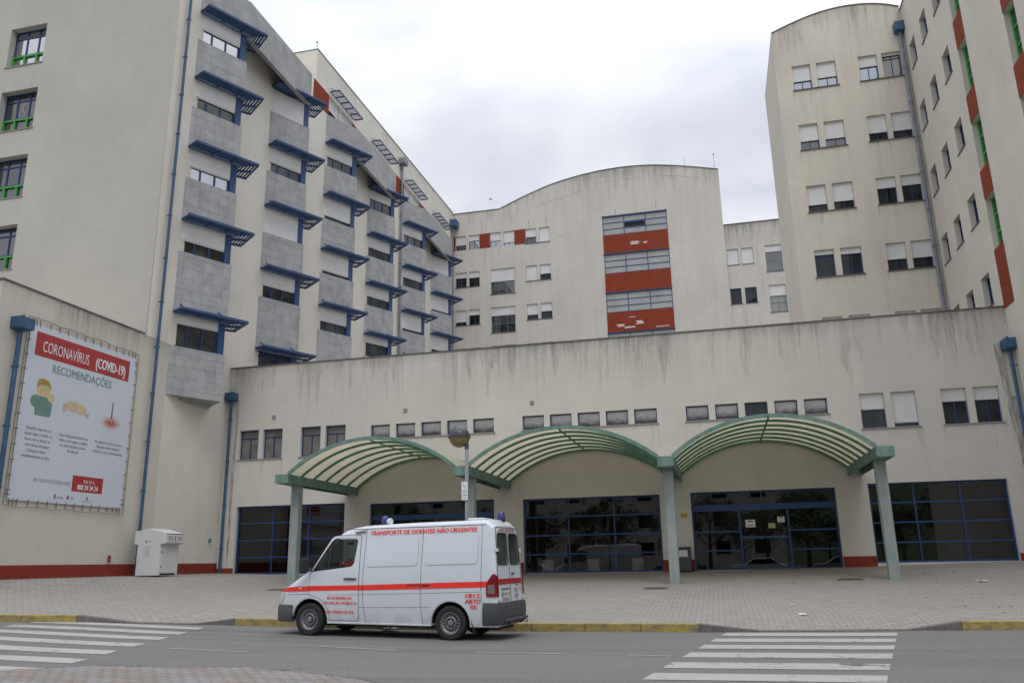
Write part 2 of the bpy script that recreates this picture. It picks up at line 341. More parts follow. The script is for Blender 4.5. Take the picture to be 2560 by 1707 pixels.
M['white'] = plain('white_metal', (.60, .61, .615), .45, var=.03)
M['banner'] = plain('banner_vinyl', (.56, .60, .66), .45, var=.03, scale=.5)
M['ink_red'] = plain('ink_red', (.36, .03, .028), .5); M['ink_white'] = plain('ink_white', (.68, .70, .72), .5)
M['ink_green'] = plain('ink_green', (.13, .25, .205), .5); M['ink_grey'] = plain('ink_grey', (.19, .23, .24), .5)
M['ink_skin'] = plain('ink_skin', (.56, .46, .26), .5); M['ink_hair'] = plain('ink_hair', (.36, .24, .07), .5)
def blush():
    t = NT('ink_blush'); s = t.sep(t.pos); a = t.math('DIVIDE', t.math('SUBTRACT', s[1], 25.52), .56); b = t.math('DIVIDE', t.math('SUBTRACT', s[2], 6.69), .27)
    r = t.math('SQRT', t.math('ADD', t.math('MULTIPLY', a, a), t.math('MULTIPLY', b, b))); t.col(t.mix(t.mr(r, .15, .92), (.42, .05, .045), (.56, .58, .63))); t.rough(.5); return t.m
M['ink_blush'] = blush(); M['ink_pink'] = plain('ink_pink', (.52, .36, .36), .5)
M['rope'] = plain('rope', (.16, .12, .11), .9)
M['steel'] = plain('galvanised', (.33, .34, .36), .5, .3, var=.15)
M['globe_top'] = plain('lamp_cap', (.045, .047, .055), .35)
def amber():
    t = NT('smoked_amber'); t.col((.26, .19, .075)); t.rough(.12); t.b.inputs['Transmission Weight'].default_value = .25; return t.m
M['globe'] = amber()
M['bin'] = plain('bin_grey', (.05, .065, .065), .5); M['yellow_sign'] = plain('yellow_sign', (.50, .30, .02), .5)
M['paper'] = plain('paper', (.66, .68, .68), .7); M['paper_yellow'] = plain('paper_yellow', (.38, .40, .24), .7)
M['leaf'] = plain('leaf', (.05, .085, .03), .7, var=.4, scale=6); M['bark'] = plain('bark', (.09, .07, .05), .9)
M['grass'] = plain('weeds', (.10, .12, .03), .8, var=.4, scale=9)

# ================================================================ lettering
def text_verts(s, bold=0.0, shear=0.0):
    cu = bpy.data.curves.new('t', 'FONT'); cu.body = s; cu.size = 1; cu.offset = bold; cu.resolution_u = 3; cu.shear = shear
    o = bpy.data.objects.new('t', cu); COL.objects.link(o); bpy.context.view_layer.update()
    me = bpy.data.meshes.new_from_object(o.evaluated_get(bpy.context.evaluated_depsgraph_get()))
    vs = [v.co.copy() for v in me.vertices]; fs = [list(p.vertices) for p in me.polygons]
    bpy.data.objects.remove(o); bpy.data.curves.remove(cu); bpy.data.meshes.remove(me); return vs, fs
def add_text(mb, s, u0, u1, v0, v1, w, bold=0.01, capref=True):
    """letters fitted to the box u0..u1 (length) and v0..v1 (height of the glyphs)"""
    vs, fs = text_verts(s, 0)
    if not vs: return
    x0 = min(v.x for v in vs); x1 = max(v.x for v in vs)
    y0, y1 = 0.0, .70
    if not capref: y0 = min(v.y for v in vs); y1 = max(v.y for v in vs)
    h_ = (v1 - v0)
    for j, sh_ in enumerate((0,) if bold <= 0 else (0, -bold * h_ * 1.6, bold * h_ * 1.6)):
        b = len(mb.v)
        for v in vs: mb.p(u0 + (v.x - x0) / (x1 - x0) * (u1 - u0) + sh_, v0 + (v.y - y0) / (y1 - y0) * (v1 - v0), w + .0004 * j)
        for f in fs: mb.f.append([b + k for k in f])

# ================================================================ ground, road, kerb
A0, B0 = -21.43, 11.10                # left wall plane and right wall plane
FY = 33.0                             # entrance facade
def lerp(a, b, t): return a + (b - a) * t
def interp(tab, x):
    if x <= tab[0][0]: return tab[0][1]
    for (x0, y0), (x1, y1) in zip(tab, tab[1:]):
        if x <= x1: return y0 + (y1 - y0) * (x - x0) / (x1 - x0)
    return tab[-1][1]
KERB_Y = [(-60, 12.0), (-26, 15.6), (-18, 17.4), (-15, 18.1), (-12, 18.7), (-8.5, 18.9), (-4.8, 18.9), (-.5, 18.62), (4, 19.0), (6, 19.0), (40, 19.0)]
ROAD_Z = [(-60, 1.0), (-26, .50), (-18, .33), (-15, .26), (-12, .15), (-8.5, .06), (-5.2, 0.0), (2, 0.0), (6, .02), (40, .1)]
RAMPS = [(-15.45, -14.1, -12.6, -11.55), (-.55, .75, 3.6, 4.6)]
def ky(x): return interp(KERB_Y, x)
def rz(x): return interp(ROAD_Z, x)
def kerb_h(x):
    for a, b, c, d in RAMPS:
        if a <= x <= b: return lerp(.17, .025, (x - a) / (b - a))
        if b < x < c: return .025
        if c <= x <= d: return lerp(.025, .17, (x - c) / (d - c))
    return .17
FAC_Z = [(-60, 1.32), (-21.5, 1.27), (-19.5, 1.2), (-15, 1.08), (-8, 1.04), (0, 1.04), (5, 1.10), (10, 1.22), (13, 1.28), (40, 1.3)]
END_Y = [(-60, 20.5), (-21.5, 20.8), (-20.5, 23.0), (-18, 29.0), (-15, 33.0), (60, 33.0)]
def plaza_z(x, y):
    y0 = ky(x) + .15; y1 = interp(END_Y, x); z0 = rz(x) + kerb_h(x) if y < y0 + .01 else rz(x) + lerp(kerb_h(x), .14, min(1, (y - y0) / 1.2))
    t = max(0.0, min(1.0, (y - y0) / (y1 - y0))); return lerp(z0, interp(FAC_Z, x), t)
def grid(name, xs, yfun, zfun, mat, kind='structure', rows=24):
    mb = MB(); idx = []
    for x in xs:
        ya, yb = yfun(x); idx.append([mb.p(x, lerp(ya, yb, j / rows), zfun(x, lerp(ya, yb, j / rows))) for j in range(rows + 1)])
    for i in range(len(xs) - 1):
        for j in range(rows): mb.f.append([idx[i][j], idx[i + 1][j], idx[i + 1][j + 1], idx[i][j + 1]])
    o = mb.build(name, mat, smooth=True); o['kind'] = kind; return o
def frange(a, b, n): return [a + (b - a) * k / n for k in range(n + 1)]
XS = frange(-60, -26, 8)[:-1] + frange(-26, 14, 160) + frange(14, 40, 6)[1:]
grid('plaza', XS, lambda x: (ky(x) + .15, 36.0 if x > A0 - 1 else 21.0), plaza_z, M['paving'])
grid('road', XS, lambda x: (2.0, ky(x) + .02), lambda x, y: rz(x) * min(1, max(0, (y - 2) / 6)), M['asphalt'], rows=12)
g_ = MB(); g_.box(-400, 400, -400, 400, -.6, -.12); o = g_.build('ground', M['asphalt']); o['kind'] = 'structure'
# kerb: stones along the road edge, grey where it is dropped for the crossings
def kerb_run(x0, x1, name, mat, n):
    mb = MB(); xs = frange(x0, x1, n); prev = None
    for x in xs:
        z = rz(x); h = kerb_h(x); y = ky(x)
        r = [mb.p(x, y, z - .1), mb.p(x, y, z + h - .012), mb.p(x, y + .015, z + h), mb.p(x, y + .155, z + h + .004), mb.p(x, y + .155, z - .1)]
        if prev:
            for k in range(4): mb.f.append([prev[k], r[k], r[k + 1], prev[k + 1]])
        else: mb.f.append(r)
        prev = r
    mb.f.append(prev[::-1]); o = mb.build(name, mat); o['kind'] = 'structure'; return o
def kerb_stones(x0, x1, L=1.28):
    n = max(1, round((x1 - x0) / L))
    for k in range(n): kerb_run(lerp(x0, x1, k / n) + .008, lerp(x0, x1, (k + 1) / n) - .008, 'kerb', M['kerb_yellow'], 2)
kerb_stones(-26, RAMPS[0][0]); kerb_run(RAMPS[0][0], RAMPS[0][3], 'kerb', M['kerb_grey'], 24); kerb_stones(RAMPS[0][3], RAMPS[1][0]); kerb_run(RAMPS[1][0], RAMPS[1][3], 'kerb', M['kerb_grey'], 20); kerb_stones(RAMPS[1][3], 14)
# painted markings: thin sheets 4 mm above the asphalt
def marking(polys, name):
    mb = MB()
    for poly in polys:
        (xa, ya), (xb, yb), (xc, yc), (xd, yd) = poly; n = 10; rows = []
        for k in range(n + 1):
            t = k / n; x0, y0, x1, y1 = lerp(xa, xb, t), lerp(ya, yb, t), lerp(xd, xc, t), lerp(yd, yc, t)
            rows.append((mb.p(x0, y0, rz(x0) * min(1, (y0 - 2) / 6) + .006), mb.p(x1, y1, rz(x1) * min(1, (y1 - 2) / 6) + .006)))
        for k in range(n): mb.f.append([rows[k][0], rows[k + 1][0], rows[k + 1][1], rows[k][1]])
    o = mb.build(name, M['paint']); o['kind'] = 'structure'
def xl_(y): return -.11 + (y - 17.8) * .157
def xr_(y): return 3.2 + (y - 18) * .207
marking([((xl_(y), y), (xr_(y), y), (xr_(y + h), y + h), (xl_(y + h), y + h)) for y, h in ((17.75, .72), (16.52, .68), (15.30, .66), (13.98, .72), (12.62, .70), (11.42, .66), (10.1, .66))], 'zebra_crossing')
def xr2(y): return -11.9 + (18.1 - y) * .30
marking([((xr2(y) - 4.7, y + .12), (xr2(y), y), (xr2(y + h), y + h), (xr2(y + h) - 4.7, y + h + .12)) for y, h in ((17.45, .55), (16.3, .55), (15.15, .55), (13.95, .55), (12.75, .56), (11.6, .56), (10.45, .56))], 'zebra_crossing')
marking([((a, y), (b, y2), (b, y2 + .07), (a, y + .07)) for a, b, y, y2 in ((-9.9, -8.2, 13.9, 13.75), (-7.4, -5.76, 14.9, 14.62), (-4.26, -2.7, 14.5, 14.32), (-1.6, -.9, 14.2, 14.1))], 'lane_line')
# pavement on the near side of the road
edge = [(-40, 8.0), (-14, 8.6), (-10.4, 10.3), (-9.7, 10.9), (-9.3, 11.25), (-8.7, 11.35), (-7.9, 11.45), (-7.0, 11.72), (-5.85, 11.37), (-4.9, 10.95), (-4.2, 10.4), (-3.8, 9.6), (-3.6, 8.0)]
mb = MB()
for (xa, ya), (xb, yb) in zip(edge, edge[1:]):
    for k in range(4):
        t0, t1 = k / 4, (k + 1) / 4; pa = (lerp(xa, xb, t0), lerp(ya, yb, t0)); pb = (lerp(xa, xb, t1), lerp(ya, yb, t1))
        zf = lambda x, y: rz(x) * min(1, max(0, (y - 2) / 6)) + .03
        mb.face([(pa[0], pa[1], zf(*pa)), (pb[0], pb[1], zf(*pb)), (pb[0], 5, zf(pb[0], 5)), (pa[0], 5, zf(pa[0], 5))])
        mb.face([(pa[0], pa[1], zf(*pa)), (pb[0], pb[1], zf(*pb)), (pb[0], pb[1], zf(*pb) - .06), (pa[0], pa[1], zf(*pa) - .06)])
o = mb.build('pavement', M['pavement'], recalc=False); o['kind'] = 'structure'
mb = MB()
for (xa, ya), (xb, yb) in zip(edge[2:], edge[3:]):
    for k in range(110):
        t = random.random(); x = lerp(xa, xb, t) + random.gauss(0, .02); y = lerp(ya, yb, t) + abs(random.gauss(0, .022)); z = rz(x) + .0
        if math.sin(x * 5) + math.sin(x * 13.7) * .7 < -.5: continue
        a = random.random() * PI; h = random.uniform(.01, .05); w = random.uniform(.006, .02); dx, dy = math.cos(a) * w, math.sin(a) * w
        mb.face([(x - dx, y - dy, z), (x + dx, y + dy, z), (x + random.gauss(0, .02), y + random.gauss(0, .02), z + h)])
tag(mb.build('grass', M['grass'], recalc=False), kind='stuff')

# ================================================================ wall and window builders
DZ = .23                              # measured heights -> heights above the road
def wall(mb, u0, u1, v0, v1, holes, depth=.25):
    us = sorted({round(q, 4) for q in [u0, u1] + [h[0] for h in holes] + [h[1] for h in holes] if u0 <= q <= u1})
    vs = sorted({round(q, 4) for q in [v0, v1] + [h[2] for h in holes] + [h[3] for h in holes] if v0 <= q <= v1})
    for a, b in zip(us, us[1:]):
        run = None
        for c, d in zip(vs, vs[1:]):
            mu, mv = (a + b) / 2, (c + d) / 2
            if any(h[0] < mu < h[1] and h[2] < mv < h[3] for h in holes):
                if run: mb.face([(a, run[0], 0), (b, run[0], 0), (b, run[1], 0), (a, run[1], 0)]); run = None
            else: run = (run[0], d) if run else (c, d)
        if run: mb.face([(a, run[0], 0), (b, run[0], 0), (b, run[1], 0), (a, run[1], 0)])
    for a, b, c, d in holes:
        w = -depth
        mb.face([(a, c, 0), (a, c, w), (a, d, w), (a, d, 0)]); mb.face([(b, c, 0), (b, d, 0), (b, d, w), (b, c, w)])
        mb.face([(a, d, 0), (a, d, w), (b, d, w), (b, d, 0)]); mb.face([(a, c, 0), (b, c, 0), (b, c, w), (a, c, w)])
def grid_frame(T, u0, u1, v0, v1, cols, rows, w, fw=.05, ft=.06, mw=.04):
    """window frame: border and glazing bars; cols, rows are absolute positions of inner bars"""
    mb = MB(T)
    mb.box(u0, u0 + fw, v0, v1, w - ft, w); mb.box(u1 - fw, u1, v0, v1, w - ft, w)
    mb.box(u0 + fw, u1 - fw, v0, v0 + fw, w - ft, w - .002); mb.box(u0 + fw, u1 - fw, v1 - fw, v1, w - ft, w - .002)
    for c in cols: mb.box(c - mw / 2, c + mw / 2, v0 + fw, v1 - fw, w - ft, w - .004)
    for r in rows: mb.box(u0 + fw, u1 - fw, r - mw / 2, r + mw / 2, w - ft, w - .008)
    return mb
def pane_obj(T, u0, u1, v0, v1, w, mat, parent, name='pane'):
    mb = MB(T); mb.face([(u0, v0, w), (u1, v0, w), (u1, v1, w), (u0, v1, w)]); return mb.build(name, mat, parent)
def window(T, parent, h, w=-.16, cols=(.5,), rows=(), shut=0.0, frame_mat='blue_frame', glass='pane', sill=None, shut_w=None, fw=.05):
    u0, u1, v0, v1 = h
    f = grid_frame(T, u0, u1, v0, v1, [lerp(u0, u1, c) for c in cols], [lerp(v0, v1, r) for r in rows], w, fw).build('window', M[frame_mat], parent)
    pane_obj(T, u0 + fw * .5, u1 - fw * .5, v0 + fw * .5, v1 - fw * .5, w - .035, M[glass], f)
    if shut > 0:
        mb = MB(T); s1 = v1 - .003; s0 = v1 - (v1 - v0) * shut; ww = w + .05 if shut_w is None else shut_w
        mb.box(u0 + .012, u1 - .012, s0 + .035, s1, ww - .03, ww); mb.box(u0 + .012, u1 - .012, s0, s0 + .03, ww - .035, ww + .005)
        mb.build('roller_shutter', M['shutter'], f)
    return f
def sill(T, parent, u0, u1, v, out=.05, mat='coping_light'):
    mb = MB(T); mb.box(u0 - .06, u1 + .06, v - .045, v - .003, -.15, out); mb.build('sill', M[mat], parent)

def stainmat(name, c, op):
    t = NT(name); t.n.remove(t.b); d = t.n.new('ShaderNodeBsdfDiffuse'); d.inputs['Color'].default_value = (*c, 1); tr = t.n.new('ShaderNodeBsdfTransparent'); m_ = t.n.new('ShaderNodeMixShader')
    s, wv = wallvec(t); n = t.noise(t.map(wv, (14, 1.1, 1)), 1.0, 5, .7); f = t.math('MULTIPLY', t.mr(n, .40, .68), op, True)
    t.link(f, m_.inputs[0]); t.link(tr.outputs[0], m_.inputs[1]); t.link(d.outputs[0], m_.inputs[2]); t.link(m_.outputs[0], t.out.inputs['Surface']); return t.m
M['stain'] = stainmat('dirt_run', (.24, .21, .17), .20); M['stain_dark'] = stainmat('damp_run', (.10, .09, .08), .60)
def runs(T, parent, spots, mat='stain', w=.004, name='dirt_run'):
    mb = MB(T)                                  # tapering dirt runs under sills and copings
    for u, v, wd, L in spots:
        n = 7; pr = None
        for k in range(n + 1):
            t_ = k / n; h_ = wd * (1 - t_ ** 1.6) * .5 + .004; j = random.gauss(0, wd * .10); r = (mb.p(u - h_ + j, v - L * t_, w), mb.p(u + h_ + j, v - L * t_, w))
            if pr: mb.f.append([pr[0], pr[1], r[1], r[0]])
            pr = r
    mb.build(name, M[mat], parent, recalc=False)
def sill_runs(T, parent, u0, u1, v, dens=1.0):
    sp = [(u0 - .04, v - .05, .10, random.uniform(.4, 1.1)), (u1 + .04, v - .05, .10, random.uniform(.4, 1.2))]
    for k in range(int((u1 - u0) * 1.6 * dens)): sp.append((random.uniform(u0, u1), v - .05, random.uniform(.05, .16), random.uniform(.2, 1.2)))
    runs(T, parent, sp)
# ---------------------------------------------------------------- entrance building (low, in front)
ent = empty('entrance_building', (0, FY, 1.0), 'long low cream stucco hospital entrance block with dark glazed openings behind the green canopy', 'building')
ent.location = (0, 0, 0)
TF = frame((0, FY, 0), (1, 0, 0), (0, 0, 1), (0, -1, 0))
ZT = 10.40
small = [(-20.72, -19.76), (-19.54, -18.58), (-17.68, -16.72), (-16.49, -15.53)]
H = []; pairs = []
for u0, u1 in small: H.append((u0, u1, 5.93 + DZ, 7.24 + DZ))
strips = [[(-14.35, -13.45), (-13.19, -12.29), (-12.03, -11.12), (-10.87, -9.96), (-9.71, -8.79)],
          [(-7.56, -6.64), (-6.40, -5.48), (-5.23, -4.32), (-4.07, -3.16), (-2.92, -2.01)],
          [(-.87, .01), (.27, 1.15), (1.40, 2.26), (2.52, 3.37), (3.62, 4.46)]]
for st in strips:
    for u0, u1 in st: H.append((u0, u1, 6.54 + DZ, 7.14 + DZ))
big = [(5.62, 6.49), (6.74, 7.60), (8.47, 9.33), (9.57, 10.43)]
for u0, u1 in big: H.append((u0, u1, 5.88 + DZ, 7.21 + DZ))
OP = [(-20.62, -15.45), (-14.30, -8.83), (-7.62, -2.12), (-.94, 4.37), (5.52, 10.20)]
OPT = [4.08, 4.0, 3.95, 3.97, 4.06]; OPB = [1.17, 1.06, 1.04, 1.05, 1.22]
for (u0, u1), t, b in zip(OP, OPT, OPB): H.append((u0, u1, b, t))
mb = MB(TF); wall(mb, A0, B0, .9, ZT, H, .30); mb.build('wall', M['stucco_low'], ent, recalc=False)
mb = MB(TF); mb.box(A0, B0, ZT, ZT + .05, -.35, .035); mb.build('coping', M['coping'], ent)
mb = MB(); mb.face([(A0, FY + .3, ZT - .3), (B0, FY + .3, ZT - .3), (B0, 66, ZT - .3), (A0, 66, ZT - .3)]); mb.build('roof', M['coping_light'], ent)
# plinth of red tiles between the openings
mb = MB(TF); es = [A0] + [q for p_ in OP for q in p_] + [B0]
for a, b in zip(es[::2], es[1::2]): mb = MB(TF); mb.box(a + .002, b, 1.0, 1.47, .0, .02); mb.build('plinth', M['plinth'], ent)
for k, (u0, u1) in enumerate(small):
    window(TF, ent, (u0, u1, 5.93 + DZ, 7.24 + DZ), cols=(), rows=(.73,), glass='frosted_warm', fw=.045)
    mb = MB(TF); c = (u0 + u1) / 2; mb.box(c - .02, c + .02, 5.98 + DZ, 6.87 + DZ, -.2, -.155); mb.build('glazing_bar', M['blue_frame'], ent)
for a, b in ((-20.72, -18.58), (-17.68, -15.53)): sill(TF, ent, a, b, 5.93 + DZ)
for i, st in enumerate(strips):
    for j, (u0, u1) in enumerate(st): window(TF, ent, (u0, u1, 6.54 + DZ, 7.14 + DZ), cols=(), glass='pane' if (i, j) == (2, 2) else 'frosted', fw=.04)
    sill(TF, ent, st[0][0], st[-1][1], 6.54 + DZ)
for (u0, u1), s_ in zip(big, (.46, .88, .36, .36)): window(TF, ent, (u0, u1, 5.88 + DZ, 7.21 + DZ), shut=s_)
for a, b in ((5.62, 7.60), (8.47, 10.43)): sill(TF, ent, a, b, 5.88 + DZ); sill_runs(TF, ent, a, b, 5.88 + DZ, .5)
for st in strips: sill_runs(TF, ent, st[0][0], st[-1][1], 6.54 + DZ, .35)
for a, b in ((-20.72, -18.58), (-17.68, -15.53)): sill_runs(TF, ent, a, b, 5.93 + DZ, .8)
runs(TF, ent, [(10.70, 9.0, .30, 3.6), (10.86, 7.0, .26, 4.2), (10.95, 4.6, .2, 3.0), (-20.92, 8.9, .14, 4.0), (-20.95, 6.4, .16, 4.6), (-20.93, 3.6, .12, 2.2)], 'stain_dark')
runs(TF, ent, [(random.uniform(A0, B0), ZT - .02, random.uniform(.06, .5), random.uniform(.3, 2.2)) for k in range(80)] + [(1.7, ZT, .35, 2.4), (3.5, ZT, .3, 1.5), (5.4, ZT, .4, 3.0), (8.6, ZT, .5, 1.9), (-9, ZT, .35, 2.2), (-10.5, ZT, .25, 2.6), (-17, ZT, .4, 1.8), (9.2, ZT, .35, 1.6)], 'stain', .003)
# glazed openings with rooms behind
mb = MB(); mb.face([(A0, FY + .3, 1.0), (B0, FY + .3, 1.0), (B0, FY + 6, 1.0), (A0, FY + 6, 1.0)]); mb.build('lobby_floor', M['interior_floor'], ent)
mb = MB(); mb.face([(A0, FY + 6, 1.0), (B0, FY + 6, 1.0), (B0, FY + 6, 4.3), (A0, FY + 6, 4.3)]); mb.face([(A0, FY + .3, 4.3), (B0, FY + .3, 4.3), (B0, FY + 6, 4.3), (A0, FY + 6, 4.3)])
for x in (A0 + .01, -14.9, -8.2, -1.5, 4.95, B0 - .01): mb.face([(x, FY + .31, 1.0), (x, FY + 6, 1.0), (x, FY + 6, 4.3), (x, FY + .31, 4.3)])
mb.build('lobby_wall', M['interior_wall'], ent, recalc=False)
for k, ((u0, u1), t, b) in enumerate(zip(OP, OPT, OPB)):
    w = -.17; rowz = [b + (t - b) * q for q in (.25, .5, .75)]
    cols = [u0 + (u1 - u0) * q for q in (1 / 3, 2 / 3)]
    if k in (0, 2, 4):
        f = grid_frame(TF, u0, u1, b, t, cols, rowz, w, .07, .08, .06).build('glazed_screen', M['blue_frame'], ent)
    else:
        mb = MB(TF); z1, z2 = t - .72, t - .50
        mb.box(u0, u0 + .07, b, t, w - .08, w); mb.box(u1 - .07, u1, b, t, w - .08, w); mb.box(u0 + .07, u1 - .07, t - .07, t, w - .08, w - .002); mb.box(u0 + .07, u1 - .07, z1, z2, w - .1, w + .04)
        c1, c2 = u0 + (u1 - u0) * .335, u0 + (u1 - u0) * .668
        mb.box(c1 - .04, c1 + .04, b, z1, w - .08, w + .01); mb.box(c2 - .04, c2 + .04, b, z1, w - .08, w + .01); cm_ = (u0 + u1) / 2
        mb.box(cm_ - .03, cm_ + .03, z2, t - .07, w - .08, w - .004)
        for a_, b_ in ((u0 + .07, c1 - .04), (c2 + .04, u1 - .07)):
            for z in (b + .72, b + 1.42, b + .02): mb.box(a_, b_, z - .03, z + .03, w - .08, w - .006)
        f = mb.build('entrance_screen', M['blue_frame'], ent)
        mb = MB(TF)
        for a_, b_ in ((c1 + .05, (c1 + c2) / 2 - .012), ((c1 + c2) / 2 + .012, c2 - .05)):
            mb.box(a_, b_, b + 1.15, b + 1.23, w - .06, w - .02); mb.box(a_, b_, b + .01, b + .06, w - .06, w - .02)
        mb.build('sliding_door', M['blue'], ent)
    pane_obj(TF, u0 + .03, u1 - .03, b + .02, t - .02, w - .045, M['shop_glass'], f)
M['lamp_glow'] = plain('downlight', (1, .9, .7), .5); M['lamp_glow'].node_tree.nodes['Principled BSDF'].inputs['Emission Color'].default_value = (1, .85, .6, 1); M['lamp_glow'].node_tree.nodes['Principled BSDF'].inputs['Emission Strength'].default_value = 6
for x in (-6.9, -5.6, -4.3, -3.0, -.2, 1.7, 3.4):
    for y in (34.6, 36.6): mb = MB(); mb.lathe([(0, 0), (.07, 0), (.07, .03), (0, .03)], (x, y, 4.26), (0, 0, 1), 12); mb.build('downlight', M['lamp_glow'], ent)
# furniture seen faintly through the glass
for x, yy in ((-19.6, 35.2), (-18.4, 35.6), (-17.3, 35.0), (-6.2, 36.2), (-4.6, 36), (7.2, 35.5), (8.9, 35.8), (1.6, 37)):
    mb = MB(); mb.box(x - .25, x + .25, yy - .25, yy + .25, 1.42, 1.47); mb.box(x - .25, x + .25, yy + .2, yy + .25, 1.47, 1.95)
    for a in (-.22, .22):
        for b in (-.22, .22): mb.box(x + a - .015, x + a + .015, yy + b - .015, yy + b + .015, 1.0, 1.42)
    c = mb.build('waiting_chair', M['bin']); tag(c, 'dark waiting room chair behind the ground floor glass', 'chair', 'chairs behind the lobby glass')
for k, (x0, x1) in enumerate(((-6.95, -6.5), (-5.1, -4.65), (-3.35, -2.92))):
    mb = MB(); mb.box(x0, x1, FY + .32, FY + .62, 1.10, 1.56); o = mb.build('planter_box', M['paper'], bevel=.015)
    tag(o, ['left white box on the floor behind the middle glass screen', 'middle white box on the floor behind the middle glass screen', 'right white box on the floor behind the middle glass screen'][k], 'box', 'white boxes behind the glass')
for k, (x, z) in enumerate(((-19.05, 8.0), (-12.75, 7.92), (-7.13, 7.9))):
    mb = MB(TF); mb.box(x - .09, x + .09, z - .09, z + .09, -.02, .02)
    for j in range(4): mb.box(x - .075, x + .075, z - .07 + j * .04, z - .05 + j * .04, .02, .028)
    mb.build('vent_grille', M['coping_light'], ent)
# downpipes with hoppers: built by one function, each a part of its building
def downpipe(parent, x, y, z0, z1, dirx, diry, mat='pipe_blue', r=.065, hop=(.5, .42, .3), hopmat='pipe_blue', zh=None, bracket=True):
    """dirx, diry: direction away from the wall"""
    mb = MB(); px, py = x + dirx * .16, y + diry * .16
    mb.tube([(px, py, z0), (px, py, z1)], r, 10)
    if bracket:
        z = z0 + 1.2
        while z < z1 - .4:
            mb.tube([(px, py, z - .03), (px, py, z + .03)], r * 1.35, 10); mb.bar((px, py, z), (x, y, z), (diry * .015, dirx * .015, 0), (0, 0, .015)); z += 1.9
    o = mb.build('downpipe', M[mat], parent, smooth=True)
    if hop:
        a, b, c = hop; mb = MB(); cx, cyy = x + dirx * (b / 2 + .003), y + diry * (b / 2 + .003)
        hx, hy = (a / 2, b / 2) if diry else (b / 2, a / 2)
        mb.box(cx - hx, cx + hx, cyy - hy, cyy + hy, z1, z1 + c)
        lo = [(cx - hx, cyy - hy, z1), (cx + hx, cyy - hy, z1), (cx + hx, cyy + hy, z1), (cx - hx, cyy + hy, z1)]; q = [(px - .07, py - .07, z1 - .08), (px + .07, py - .07, z1 - .08), (px + .07, py + .07, z1 - .08), (px - .07, py + .07, z1 - .08)]
        for k in range(4): mb.face([lo[k], lo[(k + 1) % 4], q[(k + 1) % 4], q[k]])
        mb.tube([(cx, cyy, z1 + c), (cx, cyy, z1 + c + .12)], .03, 6)
        mb.build('rain_hopper', M[hopmat], o)
    return o
downpipe(ent, -21.16, FY, 1.1, 8.86, 0, -1, hop=(.48, .36, .34))
downpipe(ent, B0, 32.7, 1.2, 8.72, -1, 0, hop=(.60, .36, .36))

# ---------------------------------------------------------------- annex with the banner, tower and ward wing (one long building on the left)
ward = empty('ward_wing', (0, 0, 0), 'tall cream ward wing on the left with grey concrete bays and blue sunshades', 'building')
TL = frame((A0, 0, 0), (0, 1, 0), (0, 0, 1), (1, 0, 0))       # u = Y, faces +X
annex = empty('annex_building', (0, 0, 0), 'low cream annex wall carrying the health banner at the far left', 'building')
mb = MB(TL); wall(mb, 20.12, 28.5, .8, 10.47, [], .2); mb.face([(26.95, 10.47, .004), (20.12, 10.47, .004), (20.12, 10.47, -.3), (26.95, 10.47, -.3)])
mb.face([(20.12, .8, 0), (20.12, 10.47, 0), (20.12, 10.47, -30), (20.12, .8, -30)]); mb.face([(20.12, 10.42, 0), (26.98, 10.42, 0), (26.98, 10.42, -30), (20.12, 10.42, -30)])
mb.build('wall', M['stucco_annex'], annex, recalc=False)
mb = MB(TL); mb.box(20.09, 26.93, 10.47, 10.53, -.3, .03); mb.box(20.09, 20.35, 10.472, 10.532, -30, -.3); mb.build('coping', M['coping'], annex)
mb = MB(TL); mb.box(20.10, 32.98, .7, 1.69, .0, .022); mb.build('plinth', M['plinth'], annex)
downpipe(annex, A0, 20.88, .9, 9.02, 1, 0, r=.075, hop=(.56, .42, .36))
# ward wall; lower part of the joint wall continues from the annex
mb = MB(TL)
mb.face([(28.5, .8, 0), (39.8, .8, 0), (39.8, 28.2, 0), (28.5, 28.2, 0)]); mb.face([(26.98, 10.47, 0), (28.5, 10.47, 0), (28.5, 28.2, 0), (26.98, 28.2, 0)])
UP = [(41.5 + 6.45 * k, 44.9 + 6.45 * k, 28.45, 29.78) for k in range(4)]
holes = UP
wall(mb, 39.8, 66.75, 8.0, 31.95, holes, .25)
mb.face([(39.8, 31.95, 0), (66.75, 31.95, 0), (66.75, 32.63, 0)])
mb.face([(39.8, 27.9, 0), (39.8, 31.95, 0), (39.8, 31.95, -14), (39.8, 27.9, -14)])
mb.face([(26.98, 28.2, 0), (39.8, 28.2, 0), (39.8, 28.2, -14), (26.98, 28.2, -14)])
mb.build('wall', M['stucco_ward'], ward, recalc=False)
mb = MB(TL); mb.bar((39.78, 31.98, -.1), (66.8, 32.66, -.1), (0, 0, .13), (0, .03, 0)); mb.bar((39.9, 31.98, -.24), (39.9, 31.98, -14), (.12, 0, 0), (0, .03, 0)); mb.build('coping', M['coping'], ward)
